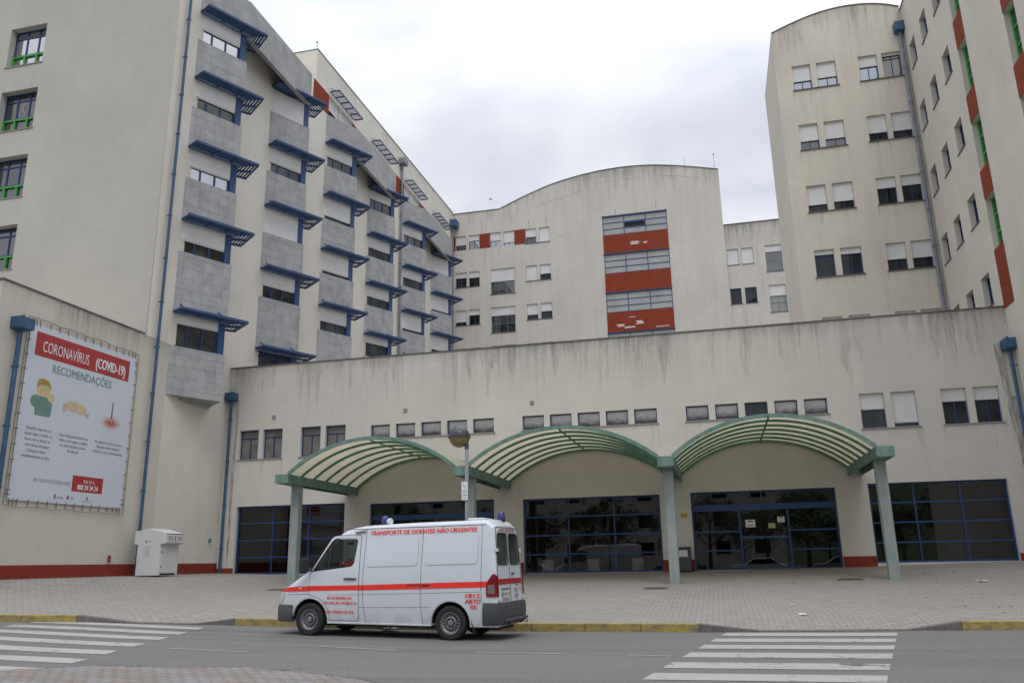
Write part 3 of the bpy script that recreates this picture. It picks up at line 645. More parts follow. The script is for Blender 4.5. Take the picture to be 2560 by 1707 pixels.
for k, (u0, u1, v0, v1) in enumerate(UP):
    c = (u0 + u1) / 2
    for a, b in ((u0, c - .1), (c + .1, u1)): window(TL, ward, (a, b, v0, v1), shut=.62, cols=(.5,))
    mb = MB(TL); mb.box(c - .1, c + .1, v0, v1, -.2, -.01); mb.build('pier', M['stucco_ward'], ward)
    a0 = u0 - 2.0 if k == 0 else u0 - 3.03
    mb = MB(TL); mb.box(a0, u0 - .002, 28.43, 29.80, -.01, .022)
    if k == 3: mb.box(u1 + .002, 66.7, 28.43, 29.80, -.01, .022)
    mb.build('tile_panel', M['brick'], ward)
    # sunshade over the top storey windows
    mb = MB(TL); z = 29.98; y0, y1 = u0 - .05, u0 + 3.5; d0, d1 = .12, .72
    for d in (d0, d1): mb.box(y0, y1, z, z + .07, d - .03, d + .03)
    for y in frange(y0, y1, 5): mb.box(y - .04, y + .04, z - .003, z + .06, d0 + .03, d1 - .03)
    for d in frange(d0, d1, 4)[1:-1]: mb.box(y0 + .04, y1 - .04, z + .02, z + .05, d - .02, d + .02)
    for y in (y0 + .3, y1 - .3): mb.bar((y, z + .04, d1), (y, z + .45, 0), (.015, 0, 0), (0, .015, 0))
    mb.build('sunshade', M['blue_dark'], ward)
downpipe(ward, A0, 27.55, 1.3, 31.0, 1, 0, hop=None, r=.06)
downpipe(ward, A0, 53.6, 10.4, 31.0, 1, 0, mat='pipe_grey', r=.09, hop=(.7, .5, .45), hopmat='pipe_grey')
downpipe(ward, A0, 66.2, 10.4, 31.0, 1, 0, mat='pipe_grey', r=.09, hop=(.9, .6, .6), hopmat='pipe_blue')
mb = MB(); mb.tube([(A0 - .15, 39.95, 31.98), (A0 - .15, 39.95, 32.55)], .02, 5); mb.sphere((A0 - .15, 39.95, 32.6), .07, 8, 6); mb.build('lightning_rod', M['steel'], ward)
# bays: triangular in plan. A on the wall, B the tip, C back on the wall
Bx, By, Cy = 1.13, 2.25, 3.15
bay_y = [28.5, 34.95, 41.3, 47.75, 54.2, 60.72]
PAR = [10.44, 14.61, 18.07, 21.53, 24.99]; HEAD = 1.40
ABl = math.hypot(Bx, By); ab = Vector((Bx, By, 0)) / ABl; abn = Vector((ab.y, -ab.x, 0))       # outward normal of the front face
bc = Vector((-Bx, Cy - By, 0)).normalized(); bcn = Vector((-bc.y, bc.x, 0)); bcn = bcn if bcn.y > 0 else -bcn
SH = [[.26, .58, .55, .56, .50], [.0, .50, 1.0, .56, 1.0], [.5, .55, .82, .80, .50], [.5, .30, .50, .50, .42], [.5, .8, .82, .45, .48], [.5, .6, .80, .85, 1.0]]
def off_poly(d):                     # A-B-C outline pushed in by d
    A = Vector((0, 0, 0)); B = Vector((Bx, By, 0)); Cc = Vector((0, Cy, 0))
    def ix(p, r, q, s):
        det = r.x * s.y - r.y * s.x; t = ((q.x - p.x) * s.y - (q.y - p.y) * s.x) / det; return p + r * t
    a1 = A - abn * d; c1 = Cc - bcn * d; B1 = ix(a1, ab, c1, bc)
    A1 = ix(a1, ab, Vector((0, 0, 0)), Vector((0, 1, 0))); C1 = ix(c1, bc, Vector((0, 0, 0)), Vector((0, 1, 0)))
    return A1, B1, C1
mesh_cache = {}
for bi, y0 in enumerate(bay_y):
    O = Vector((A0, y0, 0)); TB = frame(O, (1, 0, 0), (0, 1, 0), (0, 0, 1))
    TW = frame(O, ab, (0, 0, 1), abn)                         # front face frame: u along AB, v up, w out
    TC = frame(O + Vector((Bx, By, 0)), bc, (0, 0, 1), bcn); BCl = math.hypot(Bx, Cy - By)
    levels = [0, 1, 2, 3, 4] if bi < 2 else [1, 2, 3, 4]
    for lv in levels:
        zb = 8.38 if lv == 0 else (PAR[lv - 1] + HEAD if not (lv == 1 and bi > 1) else 10.2); zt = PAR[lv]
        mb = MB(TB); mb.prism([(0, 0), (Bx, By), (0, Cy)], zb, zt)
        if lv == 0: mb.prism([(0, .9), (.0, 2.9), (.28, 2.75), (.28, 1.2)], zb - .12, zb)
        mb.build('concrete_panel', M['concrete'], ward)
        top = zt + HEAD if not (bi % 2 == 1 and lv == 4) else 27.6
        hd = zt + HEAD
        # post at the tip
        B1 = off_poly(.03)[1]
        mb = MB(TW); mb.box(ABl - .36, ABl - .06, zt + .002, top - .002, -.30, -.045); mb.build('corner_post', M['blue'], ward)
        u0, u1 = .05, ABl - .37; s_ = SH[bi][lv]
        f = grid_frame(TW, u0, u1, zt + .003, hd, [u0 + (u1 - u0) * q for q in (1 / 3, 2 / 3)], [zt + (hd - zt) * .80], -.12, .06, .06, .07).build('window', M['blue_frame'], ward)
        g = 'pane_sky' if (bi, lv) in ((0, 4), (0, 2)) else ('pane_bay' if (bi, lv) in ((2, 4), (3, 4), (4, 4), (0, 3), (1, 3)) else 'pane_dull')
        pane_obj(TW, u0 + .02, u1 - .02, zt + .01, hd - .02, -.165, M[g], f)
        if s_ > 0:
            mb = MB(TW); sb = hd - (hd - zt) * s_; mb.box(u0 - .03, u1 + .0, sb + .004, hd - .004, -.10, -.07); mb.box(u0 - .02, u1, sb - .05, sb, -.115, -.09)
            mb.build('roller_shutter', M['shutter'], f)
        mb = MB(TC); mb.box(.05, BCl - .03, zt + .002, top - .004, -.16, -.12); mb.build('side_glazing', M['pane'], ward)
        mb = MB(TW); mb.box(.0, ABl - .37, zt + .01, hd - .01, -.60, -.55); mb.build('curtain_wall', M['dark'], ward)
        # sunshade that wraps the tip
        zz = hd + .02; W_ = .72; key = 'shade'
        def line_pt(d, t_front=None, t_side=None):
            A1, B1_, C1 = off_poly(-d)
            if t_front is not None: q = Vector((-abn * -d)) + ab * t_front; return q
            return B1_
        mb = MB(TB)
        def P(vec, z): return (vec.x, vec.y, z)
        tips = [off_poly(-d)[1] for d in frange(.05, W_, 5)]
        starts = [abn * d + ab * (.0) for d in frange(.05, W_, 5)]
        ends = [Vector((0, Cy, 0)) + bcn * d + bc * (-.30) for d in frange(.05, W_, 5)]
        for k in range(6):
            t_ = .035 if k in (0, 5) else .012; hgt = .05 if k in (0, 5) else .018
            tiltz = 0 if k in (0, 5) else .01
            for p0, p1, nn in ((starts[k], tips[k], abn), (tips[k], ends[k], bcn)):
                d = (p1 - p0).normalized()
                if k in (0, 5): mb.bar(P(p0, zz + .04), P(p1, zz + .04), P(nn * .03, 0), (0, 0, .05))
                else: mb.bar(P(p0, zz + .04), P(p1, zz + .04), P(nn * .050, .024), P(nn * -.006, .008))
        for t in (0.02, .42, .96, 1.0):                 # cross members on the front leg and side leg
            pa = starts[0].lerp(tips[0], t) if t < 1 else tips[0]; pb = starts[5].lerp(tips[5], t) if t < 1 else tips[5]
            if .9 < t < 1: pa = starts[0].lerp(tips[0], .80); pb = pa + abn * (W_ - .05)
            dd = (pb - pa).normalized(); nn = Vector((-dd.y, dd.x, 0)); mb.bar(P(pa, zz + .03), P(pb, zz + .03), P(nn * .03, 0), (0, 0, .045))
        for t in (.5, .98):
            pa = tips[0].lerp(ends[0], t); pb = tips[5].lerp(ends[5], t); dd = (pb - pa).normalized(); nn = Vector((-dd.y, dd.x, 0)); mb.bar(P(pa, zz + .03), P(pb, zz + .03), P(nn * .03, 0), (0, 0, .045))
        for t in (.12, .80):                            # stays to the panel above
            pa = starts[5].lerp(tips[5], t); pb = starts[0].lerp(tips[0], t); mid = pa.lerp(pb, .45); mb.bar(P(mid, zz + .06), P(pb - abn * .05, zz + .42), P(ab * .02, 0), P(abn * .02, .01))
        mb.build('sunshade', M['blue_dark'], ward)
    if bi % 2 == 0:                                     # crown of the taller bay plus the deep beam to the next one
        mb = MB(TB); mb.prism([(0, 0), (Bx, By), (0, Cy)], PAR[4] + HEAD, 28.38); mb.build('concrete_panel', M['concrete_band'], ward)
        yb = y0 + By; y2 = bay_y[bi + 1] + By
        mb = MB(); x1 = A0 + Bx
        mb.prism([(x1 - .22, yb - .12), (x1, yb + .0), (x1, y2), (x1 - .22, y2)], 26.36, 28.375)
        mb.prism([(x1 - .002, y2), (x1 - .22, y2 + .002), (A0, y2 + .6), (A0, y2 + .95)], 26.36, 28.37)
        mb.box(A0, x1 - .222, yb + .3, y2 + .2, 27.62, 27.9)
        mb.build('concrete_beam', M['concrete_band'], ward)

# tower front with green and blue windows
TT = frame((0, 27.0, 0), (1, 0, 0), (0, 0, 1), (0, -1, 0))
holes = [(-30.45, -28.45, 24.08 - 3.36 * k, 26.13 - 3.36 * k) for k in range(4)] + [(-36.45, -34.45, 24.08 - 3.36 * k, 26.13 - 3.36 * k) for k in range(4)]
mb = MB(TT); wall(mb, -62, A0, 10.3, 31.0, holes, .38); mb.face([(A0, 10.3, 0), (A0, 31, 0), (A0, 31, -.0), (A0, 10.3, -.02)]); mb.build('wall', M['stucco_tower'], ward, recalc=False)
for k, h in enumerate(holes):
    u0, u1, v0, v1 = h; vm = v0 + (v1 - v0) * .36
    f = grid_frame(TT, u0, u1, vm, v1, [lerp(u0, u1, 1 / 3), lerp(u0, u1, 2 / 3)], [v1 - .38], -.32, .06, .05, .06).build('window', M['blue_frame'], ward)
    pane_obj(TT, u0 + .02, u1 - .02, v0 + .02, v1 - .02, -.36, M['pane_sky' if k % 4 == 0 else 'pane_mid'], f)
    grid_frame(TT, u0 + .01, u1 - .01, v0, vm - .004, [lerp(u0, u1, 1 / 3), lerp(u0, u1, 2 / 3)], [], -.27, .08, .09, .09).build('lower_sash', M['green_frame'], f)
    sill(TT, ward, u0, u1, v0, .04)
mb = MB(TT); u0 = -29.7; z = 22.0                        # pink ribbon sticker on the second window pane
u0 = -29.45; mb.bar((u0 - .16, 21.62, -.345), (u0 + .07, 22.15, -.345), (.018, 0, 0), (0, 0, .002)); mb.bar((u0 + .16, 21.62, -.340), (u0 - .07, 22.15, -.340), (.018, 0, 0), (0, 0, .002)); mb.bar((u0 - .07, 22.15, -.342), (u0 + .07, 22.15, -.342), (0, .018, 0), (0, 0, .002))
mb.build('ribbon_sticker', M['ink_pink'], ward)

# ---------------------------------------------------------------- centre block at the back
CY_ = 66.7
cen = empty('centre_block', (0, 0, 0), 'cream hospital block at the back with curved roofline and red tile stair panels', 'building')
TCN = frame((0, CY_, 0), (1, 0, 0), (0, 0, 1), (0, -1, 0))
prs = []
R1, R2, R3, R4 = (28.62, 30.00), (25.08, 26.50), (21.53, 22.94), (18.05, 19.42)
holes = []; wins = []
def add(u0, u1, v0, v1, sh, **k): holes.append((u0, u1, v0 + DZ, v1 + DZ)); wins.append(((u0, u1, v0 + DZ, v1 + DZ), sh, k))
for (u0, u1), sh, g in zip(((-21.14, -20.15), (-19.90, -18.90), (-17.89, -16.91), (-16.65, -15.64), (-14.62, -13.65), (-13.38, -12.42)), (.62, .38, .55, .76, .56, .97), ('pane_mid', 'pane_sky', 'pane_sky', 'pane_sky', 'pane_mid', 'pane')): add(u0, u1, *R1, sh, glass=g)
for (u0, u1), sh in zip(((-21.15, -20.12), (-19.91, -18.91), (-14.64, -13.65), (-13.39, -12.42)), (.36, .40, .98, .60)): add(u0, u1, *R2, sh)
add(-17.89, -15.69, 24.16, 26.51, .50, cols=(1 / 3, 2 / 3), rows=(.34,), frame_mat='bluegreen_frame', glass='pane_mid')
for (u0, u1), sh in zip(((-21.16, -20.15), (-19.92, -18.93), (-14.65, -13.65), (-13.40, -12.41)), (.76, .36, .68, .52)): add(u0, u1, *R3, sh)
add(-17.89, -15.69, 20.61, 22.94, .33, cols=(1 / 3, 2 / 3), rows=(.36,), frame_mat='bluegreen_frame', glass='pane_mid')
for u0, u1 in ((-21.16, -20.15), (-19.92, -18.93), (-14.65, -13.65), (-13.40, -12.41)): add(u0, u1, *R4, .5)
add(-17.89, -15.69, 17.1, 19.45, .4, cols=(1 / 3, 2 / 3), frame_mat='bluegreen_frame')
SG = [(28.54, 30.28), (25.02, 26.76), (21.52, 23.23), (18.0, 19.70)]
for v0, v1 in SG: holes.append((-7.70, -2.13, v0 + DZ, v1 + DZ))
EV = 32.45
arc = [(-16.98, EV), (-14.6, 33.42), (-12.25, 34.2), (-9.9, 34.70), (-7.54, 34.98), (-5.2, 35.03), (-2.98, 34.86), (-.5, 34.42), (2.47, 33.72)]
def smooth_arc(pts, n=6):
    out = []
    for i in range(len(pts) - 1):
        p0, p1, p2, p3 = pts[max(i - 1, 0)], pts[i], pts[i + 1], pts[min(i + 2, len(pts) - 1)]
        for k in range(n):
            t = k / n; out.append(tuple(.5 * (2 * b + (c - a) * t + (2 * a - 5 * b + 4 * c - d) * t * t + (-a + 3 * b - 3 * c + d) * t ** 3) for a, b, c, d in zip(p0, p1, p2, p3)))
    return out + [pts[-1]]
arcs = smooth_arc(arc)
mb = MB(TCN); wall(mb, A0 - .01, 2.47, 8.0, 32.0, holes, .22)
tops = [(A0 - .01, EV)] + arcs
for (xa, za), (xb, zb) in zip(tops, tops[1:]): mb.face([(xa, 32.0, 0), (xb, 32.0, 0), (xb, zb, 0), (xa, za, 0)])
mb.face([(2.47, 8, 0), (2.47, 33.72, 0), (2.47, 33.72, -16), (2.47, 8, -16)])
mb.build('wall', M['stucco_centre'], cen, recalc=False)
mb = MB(TCN)
for (xa, za), (xb, zb) in zip(tops, tops[1:]): mb.face([(xa, za, .05), (xb, zb, .05), (xb, zb + .07, .05), (xa, za + .07, .05)]); mb.face([(xa, za + .07, .05), (xb, zb + .07, .05), (xb, zb + .07, -14), (xa, za + .07, -14)]); mb.face([(xa, za, .05), (xb, zb, .05), (xb, zb, 0), (xa, za, 0)])
mb.build('roof', M['coping'], cen, recalc=False)
for h, sh, k in wins: window(TCN, cen, h, shut=sh, **k)
for a, b, v in [(-21.14, -18.9, R2[0]), (-21.14, -18.9, R3[0]), (-14.64, -12.42, R2[0]), (-14.64, -12.42, R3[0]), (-17.89, -15.69, 24.16), (-17.89, -15.69, 20.61), (-14.62, -12.42, R1[0]), (-21.1, -15.6, R1[0])]: sill_runs(TCN, cen, a, b, v + DZ)
for a, b, v in [(-21.14, -18.9, R2[0]), (-21.14, -18.9, R3[0]), (-14.64, -12.42, R2[0]), (-14.64, -12.42, R3[0]), (-17.89, -15.69, 24.16), (-17.89, -15.69, 20.61), (-14.62, -12.42, R1[0])]: sill(TCN, cen, a, b, v + DZ, .06, 'coping')
for a, b in ((-21.42, -21.15), (-18.89, -17.9), (-15.63, -14.63)):
    mb = MB(TCN); mb.box(a, b, R1[0] + DZ, R1[1] + DZ + .01, -.01, .025); mb.build('tile_panel', M['brick'], cen)
runs(TCN, cen, [(-6.5, 30.9 + DZ, .10, .7), (-3.0, 31.2 + DZ, .12, .9), (-12.7, 30.9 + DZ, .1, 1.0), (-14.3, 30.8 + DZ, .1, .8)], 'stain_dark')
runs(TCN, cen, [(x, interp(arcs, x) - .02, random.uniform(.15, .5), random.uniform(.5, 2.6)) for x in [random.uniform(-21, 2.3) for k in range(46)]], 'stain')
mb = MB(TCN); zc_ = None
for x0_, x1_, dz_ in ((-13.6, -9.0, 1.55), (-8.3, -4.2, 1.15), (-2.6, .9, 1.0), (-12.0, -10.4, 5.2)):
    pts = []; x = x0_; z = interp(arcs, x) - dz_
    while x < x1_: pts.append((x, interp(arcs, x) - dz_ + random.gauss(0, .06), .004)); x += random.uniform(.15, .4)
    for p, q in zip(pts, pts[1:]): mb.bar(p, q, (0, .014, 0), (0, 0, .002))
mb.build('crack', M['stain_dark'], cen)
# stair column: glass bands and red tile bands, with places where tiles have fallen
for i, (v0, v1) in enumerate(SG):
    u0, u1 = -7.70, -2.13; v0 += DZ; v1 += DZ
    f = grid_frame(TCN, u0, u1, v0, v1, [lerp(u0, u1, 1 / 3), lerp(u0, u1, 2 / 3)], [lerp(v0, v1, 1 / 3), lerp(v0, v1, 2 / 3)], -.06, .06, .06, .07).build('stair_window', M['blue'], cen)
    pane_obj(TCN, u0 + .04, u1 - .04, v0 + .04, v1 - .04, -.10, M['pane_stair'], f)
    if i == 0:
        mb = MB(TCN); c0, c1 = lerp(u0, u1, 1 / 3) + .05, lerp(u0, u1, 2 / 3) - .05; vv = lerp(v0, v1, .5); mb.box(c0, c1, vv - .22, vv + .18, -.095, -.075); mb.build('dark_opening', M['dark'], f)
        mb = MB(TCN); mb.bar((c0 + .02, vv + .13, -.06), (c1 - .02, vv + .13, -.06), (0, .02, .06), (0, .05, .02)); mb.build('open_sash', M['blue'], f)
    lo = SG[i + 1][1] + DZ if i < 3 else 16.0
    mb = MB(TCN); mb.box(u0, u1, lo, v0 - .002, .0, .03); tp = mb.build('tile_panel', M['brick'], cen)
    chips = {0: [(-5.0, 27.6, .9, .30), (-4.1, 27.55, .5, .16)], 2: [(-6.6, 20.35, .7, .28), (-5.9, 20.15, 1.1, .22), (-5.0, 20.5, .8, .34), (-5.6, 21.0, .9, .10), (-3.2, 19.97, 1.2, .06)]}.get(i, [])
    if chips:
        mb = MB(TCN)
        for cx, cz, cw, ch in chips:
            rows = max(1, int(ch / .075)); x0 = cx - cw / 2; x1 = cx + cw / 2
            for r in range(rows):
                a = x0 + random.uniform(-.05, .25) * cw; b = x1 - random.uniform(-.05, .25) * cw; z = cz + DZ + r * .076 - ch / 2
                mb.box(a, b, z, z + .074, .031, .036)
        mb.build('bare_patch', M['stucco_link'], tp)
    mb = MB(TCN); mb.box(u0 - .04, u1 + .04, v1 + .002, v1 + .06, -.05, .06); mb.build('lintel', M['blue_frame'], f)
mb = MB(TCN)
for x in (-.3, 2.2): mb.tube([(x, 33.8, -.2), (x, 35.3 if x > 0 else 35.4, -.2)], .02, 5)
mb.sphere((2.2, 35.3, -.2), .08, 8, 6); mb.build('lightning_rod', M['steel'], cen)
# link between the centre block and the right block
TLK = frame((0, CY_ + .35, 0), (1, 0, 0), (0, 0, 1), (0, -1, 0))
lnk = empty('link_block', (0, 0, 0), 'narrow lower cream block between the curved centre block and right tower', 'building')
holes = []; wins = []
for (u0, u1), v, sh in (((2.57, 3.49), (24.85, 26.26), 1.0), ((3.73, 4.67), (24.85, 26.26), 1.0), ((2.56, 3.44), (21.43, 22.78), 0), ((3.73, 4.66), (21.43, 22.78), 0), ((2.56, 3.44), (18.0, 19.3), .3), ((3.73, 4.66), (18.0, 19.3), .3)): add(u0, u1, *v, sh, rows=() if sh else (.75,))
add(5.63, 6.93, 23.98, 26.28, .25, rows=(.42,), frame_mat='bluegreen_frame', glass='pane_mid'); add(5.63, 6.93, 20.49, 22.80, .40, rows=(.35,), frame_mat='bluegreen_frame', glass='pane_stair'); add(5.63, 6.93, 17.1, 19.28, .3, rows=(.4,), frame_mat='bluegreen_frame', glass='pane_mid')
mb = MB(TLK); wall(mb, 2.47, 14.0, 8.0, 28.68, holes, .22); mb.build('wall', M['stucco_link'], lnk, recalc=False)
mb = MB(TLK); mb.box(2.48, 14.0, 28.68, 28.75, -12, .05); mb.build('roof', M['coping'], lnk)
for h, sh, k in wins: window(TLK, lnk, h, shut=sh, **k); sill(TLK, lnk, h[0], h[1], h[2], .05, 'coping')

# ---------------------------------------------------------------- right tower block
RY = 39.8; RX = 4.80
rb_ = empty('right_tower', (0, 0, 0), 'tall cream tower with arched roof and paired shuttered windows on the right', 'building')
TR_ = frame((0, RY, 0), (1, 0, 0), (0, 0, 1), (0, -1, 0))
holes = []; wins = []
prs = ((5.60, 6.50), (6.79, 7.74), (8.82, 9.70), (9.93, 10.83))
for (v0, v1), sh, gl in (((24.36, 25.76), (.62, .60, .42, .10), ('pane_sky', 'pane_sky', 'pane_sky', 'pane_sky')), ((20.98, 22.38), (.64, .66, .66, .68), ('pane_mid', 'pane_mid', 'pane', 'pane')), ((17.60, 19.00), (.72, .68, .38, .36), ('pane', 'pane', 'pane', 'pane')), ((14.22, 15.60), (.17, .22, .58, .60), ('pane', 'pane', 'pane', 'pane')), ((10.85, 12.2), (.5, .5, .5, .5), ('pane',) * 4)):
    for (u0, u1), s_, g in zip(prs, sh, gl): add(u0, u1, v0, v1, s_, glass=g, rows=(.78,) if s_ < .3 else ())
arc2 = smooth_arc([(RX, 28.10), (5.9, 28.52), (7.1, 28.86), (8.3, 29.02), (9.4, 28.98), (10.3, 28.80), (B0, 28.5)], 5)
mb = MB(TR_); wall(mb, RX, B0, 8.0, 27.9, holes, .24)
for (xa, za), (xb, zb) in zip(arc2, arc2[1:]): mb.face([(xa, 27.9, 0), (xb, 27.9, 0), (xb, zb, 0), (xa, za, 0)])
mb.build('wall', M['stucco_right'], rb_, recalc=False)
mb = MB(); mb.face([(RX, RY, 8), (RX, RY, 28.10), (RX, 46.1, 28.10), (RX, 46.1, 8)]); mb.face([(RX, 46.1, 8), (RX, 46.1, 28.1), (B0, 46.1, 28.1), (B0, 46.1, 8)]); mb.build('side_wall', M['stucco_side'], rb_, recalc=False)
mb = MB(TR_)
for (xa, za), (xb, zb) in zip(arc2, arc2[1:]): mb.face([(xa, za, .04), (xb, zb, .04), (xb, zb + .05, .04), (xa, za + .05, .04)]); mb.face([(xa, za + .05, .04), (xb, zb + .05, .04), (xb, zb + .05, -6.3), (xa, za + .05, -6.3)])
mb.build('roof', M['coping'], rb_, recalc=False)
runs(TR_, rb_, [(x, interp(arc2, x) - .02, random.uniform(.1, .35), random.uniform(.4, 2.2)) for x in [random.uniform(4.9, 11) for k in range(26)]])
for h, sh, k in wins: window(TR_, rb_, h, shut=sh, **k)
for v in (24.36, 20.98, 17.60, 14.22):
    for a, b in ((5.60, 7.74), (8.82, 10.83)): sill_runs(TR_, rb_, a, b, v + DZ)
    for a, b in ((5.60, 7.74), (8.82, 10.83)): sill(TR_, rb_, a, b, v + DZ, .06, 'coping')
downpipe(rb_, 10.90, RY, 10.4, 26.95, 0, -1, mat='pipe_grey', r=.085, hop=(.50, .42, .48), hopmat='pipe_blue')
# ---------------------------------------------------------------- right wing (runs towards the viewer)
rw = empty('right_wing', (0, 0, 0), 'cream wing at the right edge with green glazing and red tile strips', 'building')
TW_ = frame((B0, 0, 0), (0, 1, 0), (0, 0, 1), (-1, 0, 0))
holes = []; cols_ = ((38.2, 39.17), (36.12, 37.1), (33.95, 34.95)); rows_ = [28.93, 25.55, 22.13, 18.73, 15.32, 11.9]
S1 = (31.88, 32.92); S2 = (27.18, 28.14)
wh = []
for v in rows_[1:]:
    for c in cols_: wh.append((c[0], c[1], v - 1.27 + DZ, v + DZ))
gh = []
for v1, v0 in ((24.55, 22.42), (21.17, 18.97), (17.80, 15.66), (14.50, 12.40)): gh.append((*S1, v0 + DZ, v1 + DZ))
for v1, v0 in ((20.85, 17.30 + 2.15), (19.45, 17.32), (16.1, 14.0), (12.7, 10.6)):
    gh.append((*S2, v0 + DZ, v1 + DZ)) if v1 != 20.85 else None
mb = MB(TW_); wall(mb, 18.0, RY + .02, .9, 28.25, wh + gh, .30); mb.face([(18, .9, 0), (18, 28.25, 0), (18, 28.25, -20), (18, .9, -20)]); mb.build('wall', M['stucco_side'], rw, recalc=False)
mb = MB(TW_); mb.box(18, RY + .02, 28.25, 28.31, -20, .04); mb.build('roof', M['coping'], rw)
for h in wh: window(TW_, rw, h, w=-.22, shut=.0, rows=(.72,), cols=(.5,)); sill(TW_, rw, h[0], h[1], h[2], .04, 'coping')
for h in gh:
    u0, u1, v0, v1 = h; f = grid_frame(TW_, u0, u1, v0, v1, [(u0 + u1) / 2], [lerp(v0, v1, q) for q in (1 / 3, 2 / 3)], -.20, .09, .08, .07).build('window', M['green_frame'], rw)
    pane_obj(TW_, u0 + .04, u1 - .04, v0 + .04, v1 - .04, -.25, M['pane_mid'], f)
for (v1, v0), S in [((22.42, 21.17), S1), ((18.97, 17.80), S1), ((15.66, 14.50), S1), ((12.40, 10.08), S1), ((20.75, 19.45), S2), ((17.32, 16.1), S2), ((14.0, 12.7), S2), ((26, 24.55), S1)]:
    mb = MB(TW_); mb.box(S[0], S[1], v0 + DZ, v1 + DZ, .0, .02); mb.build('tile_panel', M['brick'], rw)

# ---------------------------------------------------------------- entrance canopy
can = empty('entrance_canopy', (-5, 28.1, .8), 'green steel entrance canopy of three arched vaults on four square pillars', 'canopy')
can.location = (0, 0, 0)
BXC = [-15.09, -8.36, -1.47, 5.13]; CF = 26.9; ZB0, ZB1 = 4.38, 4.70
for x in BXC:
    z0 = plaza_z(x, 28.1) - .02
    mb = MB(); mb.box(x - .16, x + .16, 28.1 - .16, 28.1 + .16, z0, ZB0); mb.box(x - .162, x + .162, 27.938, 28.262, ZB0 - .12, ZB0 - .001); mb.build('pillar', M['cg_pillar'], can, bevel=.012)
    mb = MB(); mb.box(x - .26, x + .26, CF, CF + .02, ZB0, ZB1)
    mb.box(x - .26, x - .20, CF + .02, FY - .01, ZB0 + .001, ZB1); mb.box(x + .20, x + .26, CF + .02, FY - .01, ZB0 + .001, ZB1); mb.box(x - .2, x + .2, CF + .02, FY - .01, ZB1 - .12, ZB1 - .004)
    mb.box(x - .2, x + .2, CF + .021, 28.4, ZB0 + .004, ZB0 + .02); mb.build('beam', M['cg'], can)
for xa, xb in zip(BXC, BXC[1:]):
    x0, x1 = xa + .24, xb - .24; cx = (x0 + x1) / 2; hw_ = (x1 - x0) / 2; rise = 1.13; R_ = (hw_ ** 2 + rise ** 2) / (2 * rise); zc = ZB1 + rise - R_; am = math.asin(hw_ / R_)
    def pt(t, r): a = -am + 2 * am * t; return cx + (R_ + r) * math.sin(a), zc + (R_ + r) * math.cos(a)
    mb = MB(); n = 40
    for k in range(n):
        (a, b), (c, d) = pt(k / n, .035), pt((k + 1) / n, .035); mb.face([(a, CF + .01, b), (c, CF + .01, d), (c, FY - .02, d), (a, FY - .02, b)])
    v = mb.build('vault_sheet', M['skin'], can, smooth=True, recalc=False)
    ys = frange(CF + .03, FY - .06, 6)
    for j, y in enumerate(ys):
        mb = MB(); w_ = .035; h0, h1 = (-.05, .028) if 0 < j < 6 else (-.06, .06)
        for k in range(n):
            q = [pt(k / n, h0), pt(k / n, h1), pt((k + 1) / n, h1), pt((k + 1) / n, h0)]
            f = [[mb.p(a, y - w_, b), mb.p(a, y + w_, b)] for a, b in q]
            for e in (1, 3): g = (e + 1) % 4; mb.f.append([f[e][0], f[g][0], f[g][1], f[e][1]])
            mb.f.append([f[e_][0] for e_ in range(4)]); mb.f.append([f[e_][1] for e_ in range(4)])
        mb.build('rib', M['cg' if j == 0 else 'cg_rib'], v)
    mb = MB(); a, b = pt(.5, -.085); mb.box(a - .03, a + .03, CF + .08, FY - .1, b, b + .03)
    mb.build('purlin', M['cg_rib'], v)

# ---------------------------------------------------------------- banner on the annex wall
ban = empty('health_banner', (0, 0, 0), 'white Portuguese coronavirus advice banner laced to the cream wall', 'banner')
TBN = frame((A0, 0, DZ), (0, 1, 0), (0, 0, 1), (1, 0, 0))
mb = MB(TBN); mb.box(21.38, 26.53, 3.44, 9.16, .045, .055); mb.build('banner_sheet', M['banner'], ban)
W0 = .058
mb = MB(TBN); mb.box(21.66, 26.20, 8.15, 8.95, .056, W0); mb.build('title_field', M['ink_red'], ban)
mb = MB(TBN); mb.box(23.98, 25.45, 3.89, 4.43, .056, W0); mb.build('phone_field', M['ink_red'], ban)
mb = MB(TBN); add_text(mb, 'CORONAVÍRUS', 21.98, 24.10, 8.33, 8.70, .0605, .0); add_text(mb, '(COVID-19)', 24.45, 25.97, 8.33, 8.70, .0605, .025)
add_text(mb, 'SNS 24', 24.50, 24.88, 4.20, 4.31, .0605, .015); add_text(mb, '808 24 24 24', 24.24, 25.22, 3.96, 4.14, .0605, .025)
mb.tube([(24.97, 4.30, .06), (24.95, 4.25, .06), (25.0, 4.2, .06), (25.05, 4.21, .06)], .012, 5)
mb.build('lettering', M['ink_white'], ban)
mb = MB(TBN); add_text(mb, 'RECOMENDAÇÕES', 22.50, 25.33, 7.72, 8.00, .0595, .012); mb.build('lettering', M['ink_green'], ban)
mb = MB(TBN)
def lines(rows, v, dv, h):
    for k, (s, a, b) in enumerate(rows): add_text(mb, s, a, b, v - k * dv, v - k * dv + h, .0595, .018)
lines((('Quando espirrar ou', 21.72, 22.78), ('tossir tape o nariz e a', 21.68, 22.86), ('boca com o braço ou', 21.72, 22.80), ('com lenço de papel', 21.76, 22.76), ('Coloque o lenço', 21.86, 22.66), ('imediatamente no lixo', 21.68, 22.84)), 5.72, .18, .095)
lines((('Lave frequentemente as', 23.14, 24.48), ('mãos com água e sabão', 23.16, 24.46), ('ou use solução à base', 23.22, 24.40), ('de álcool', 23.58, 24.06)), 5.68, .17, .095)
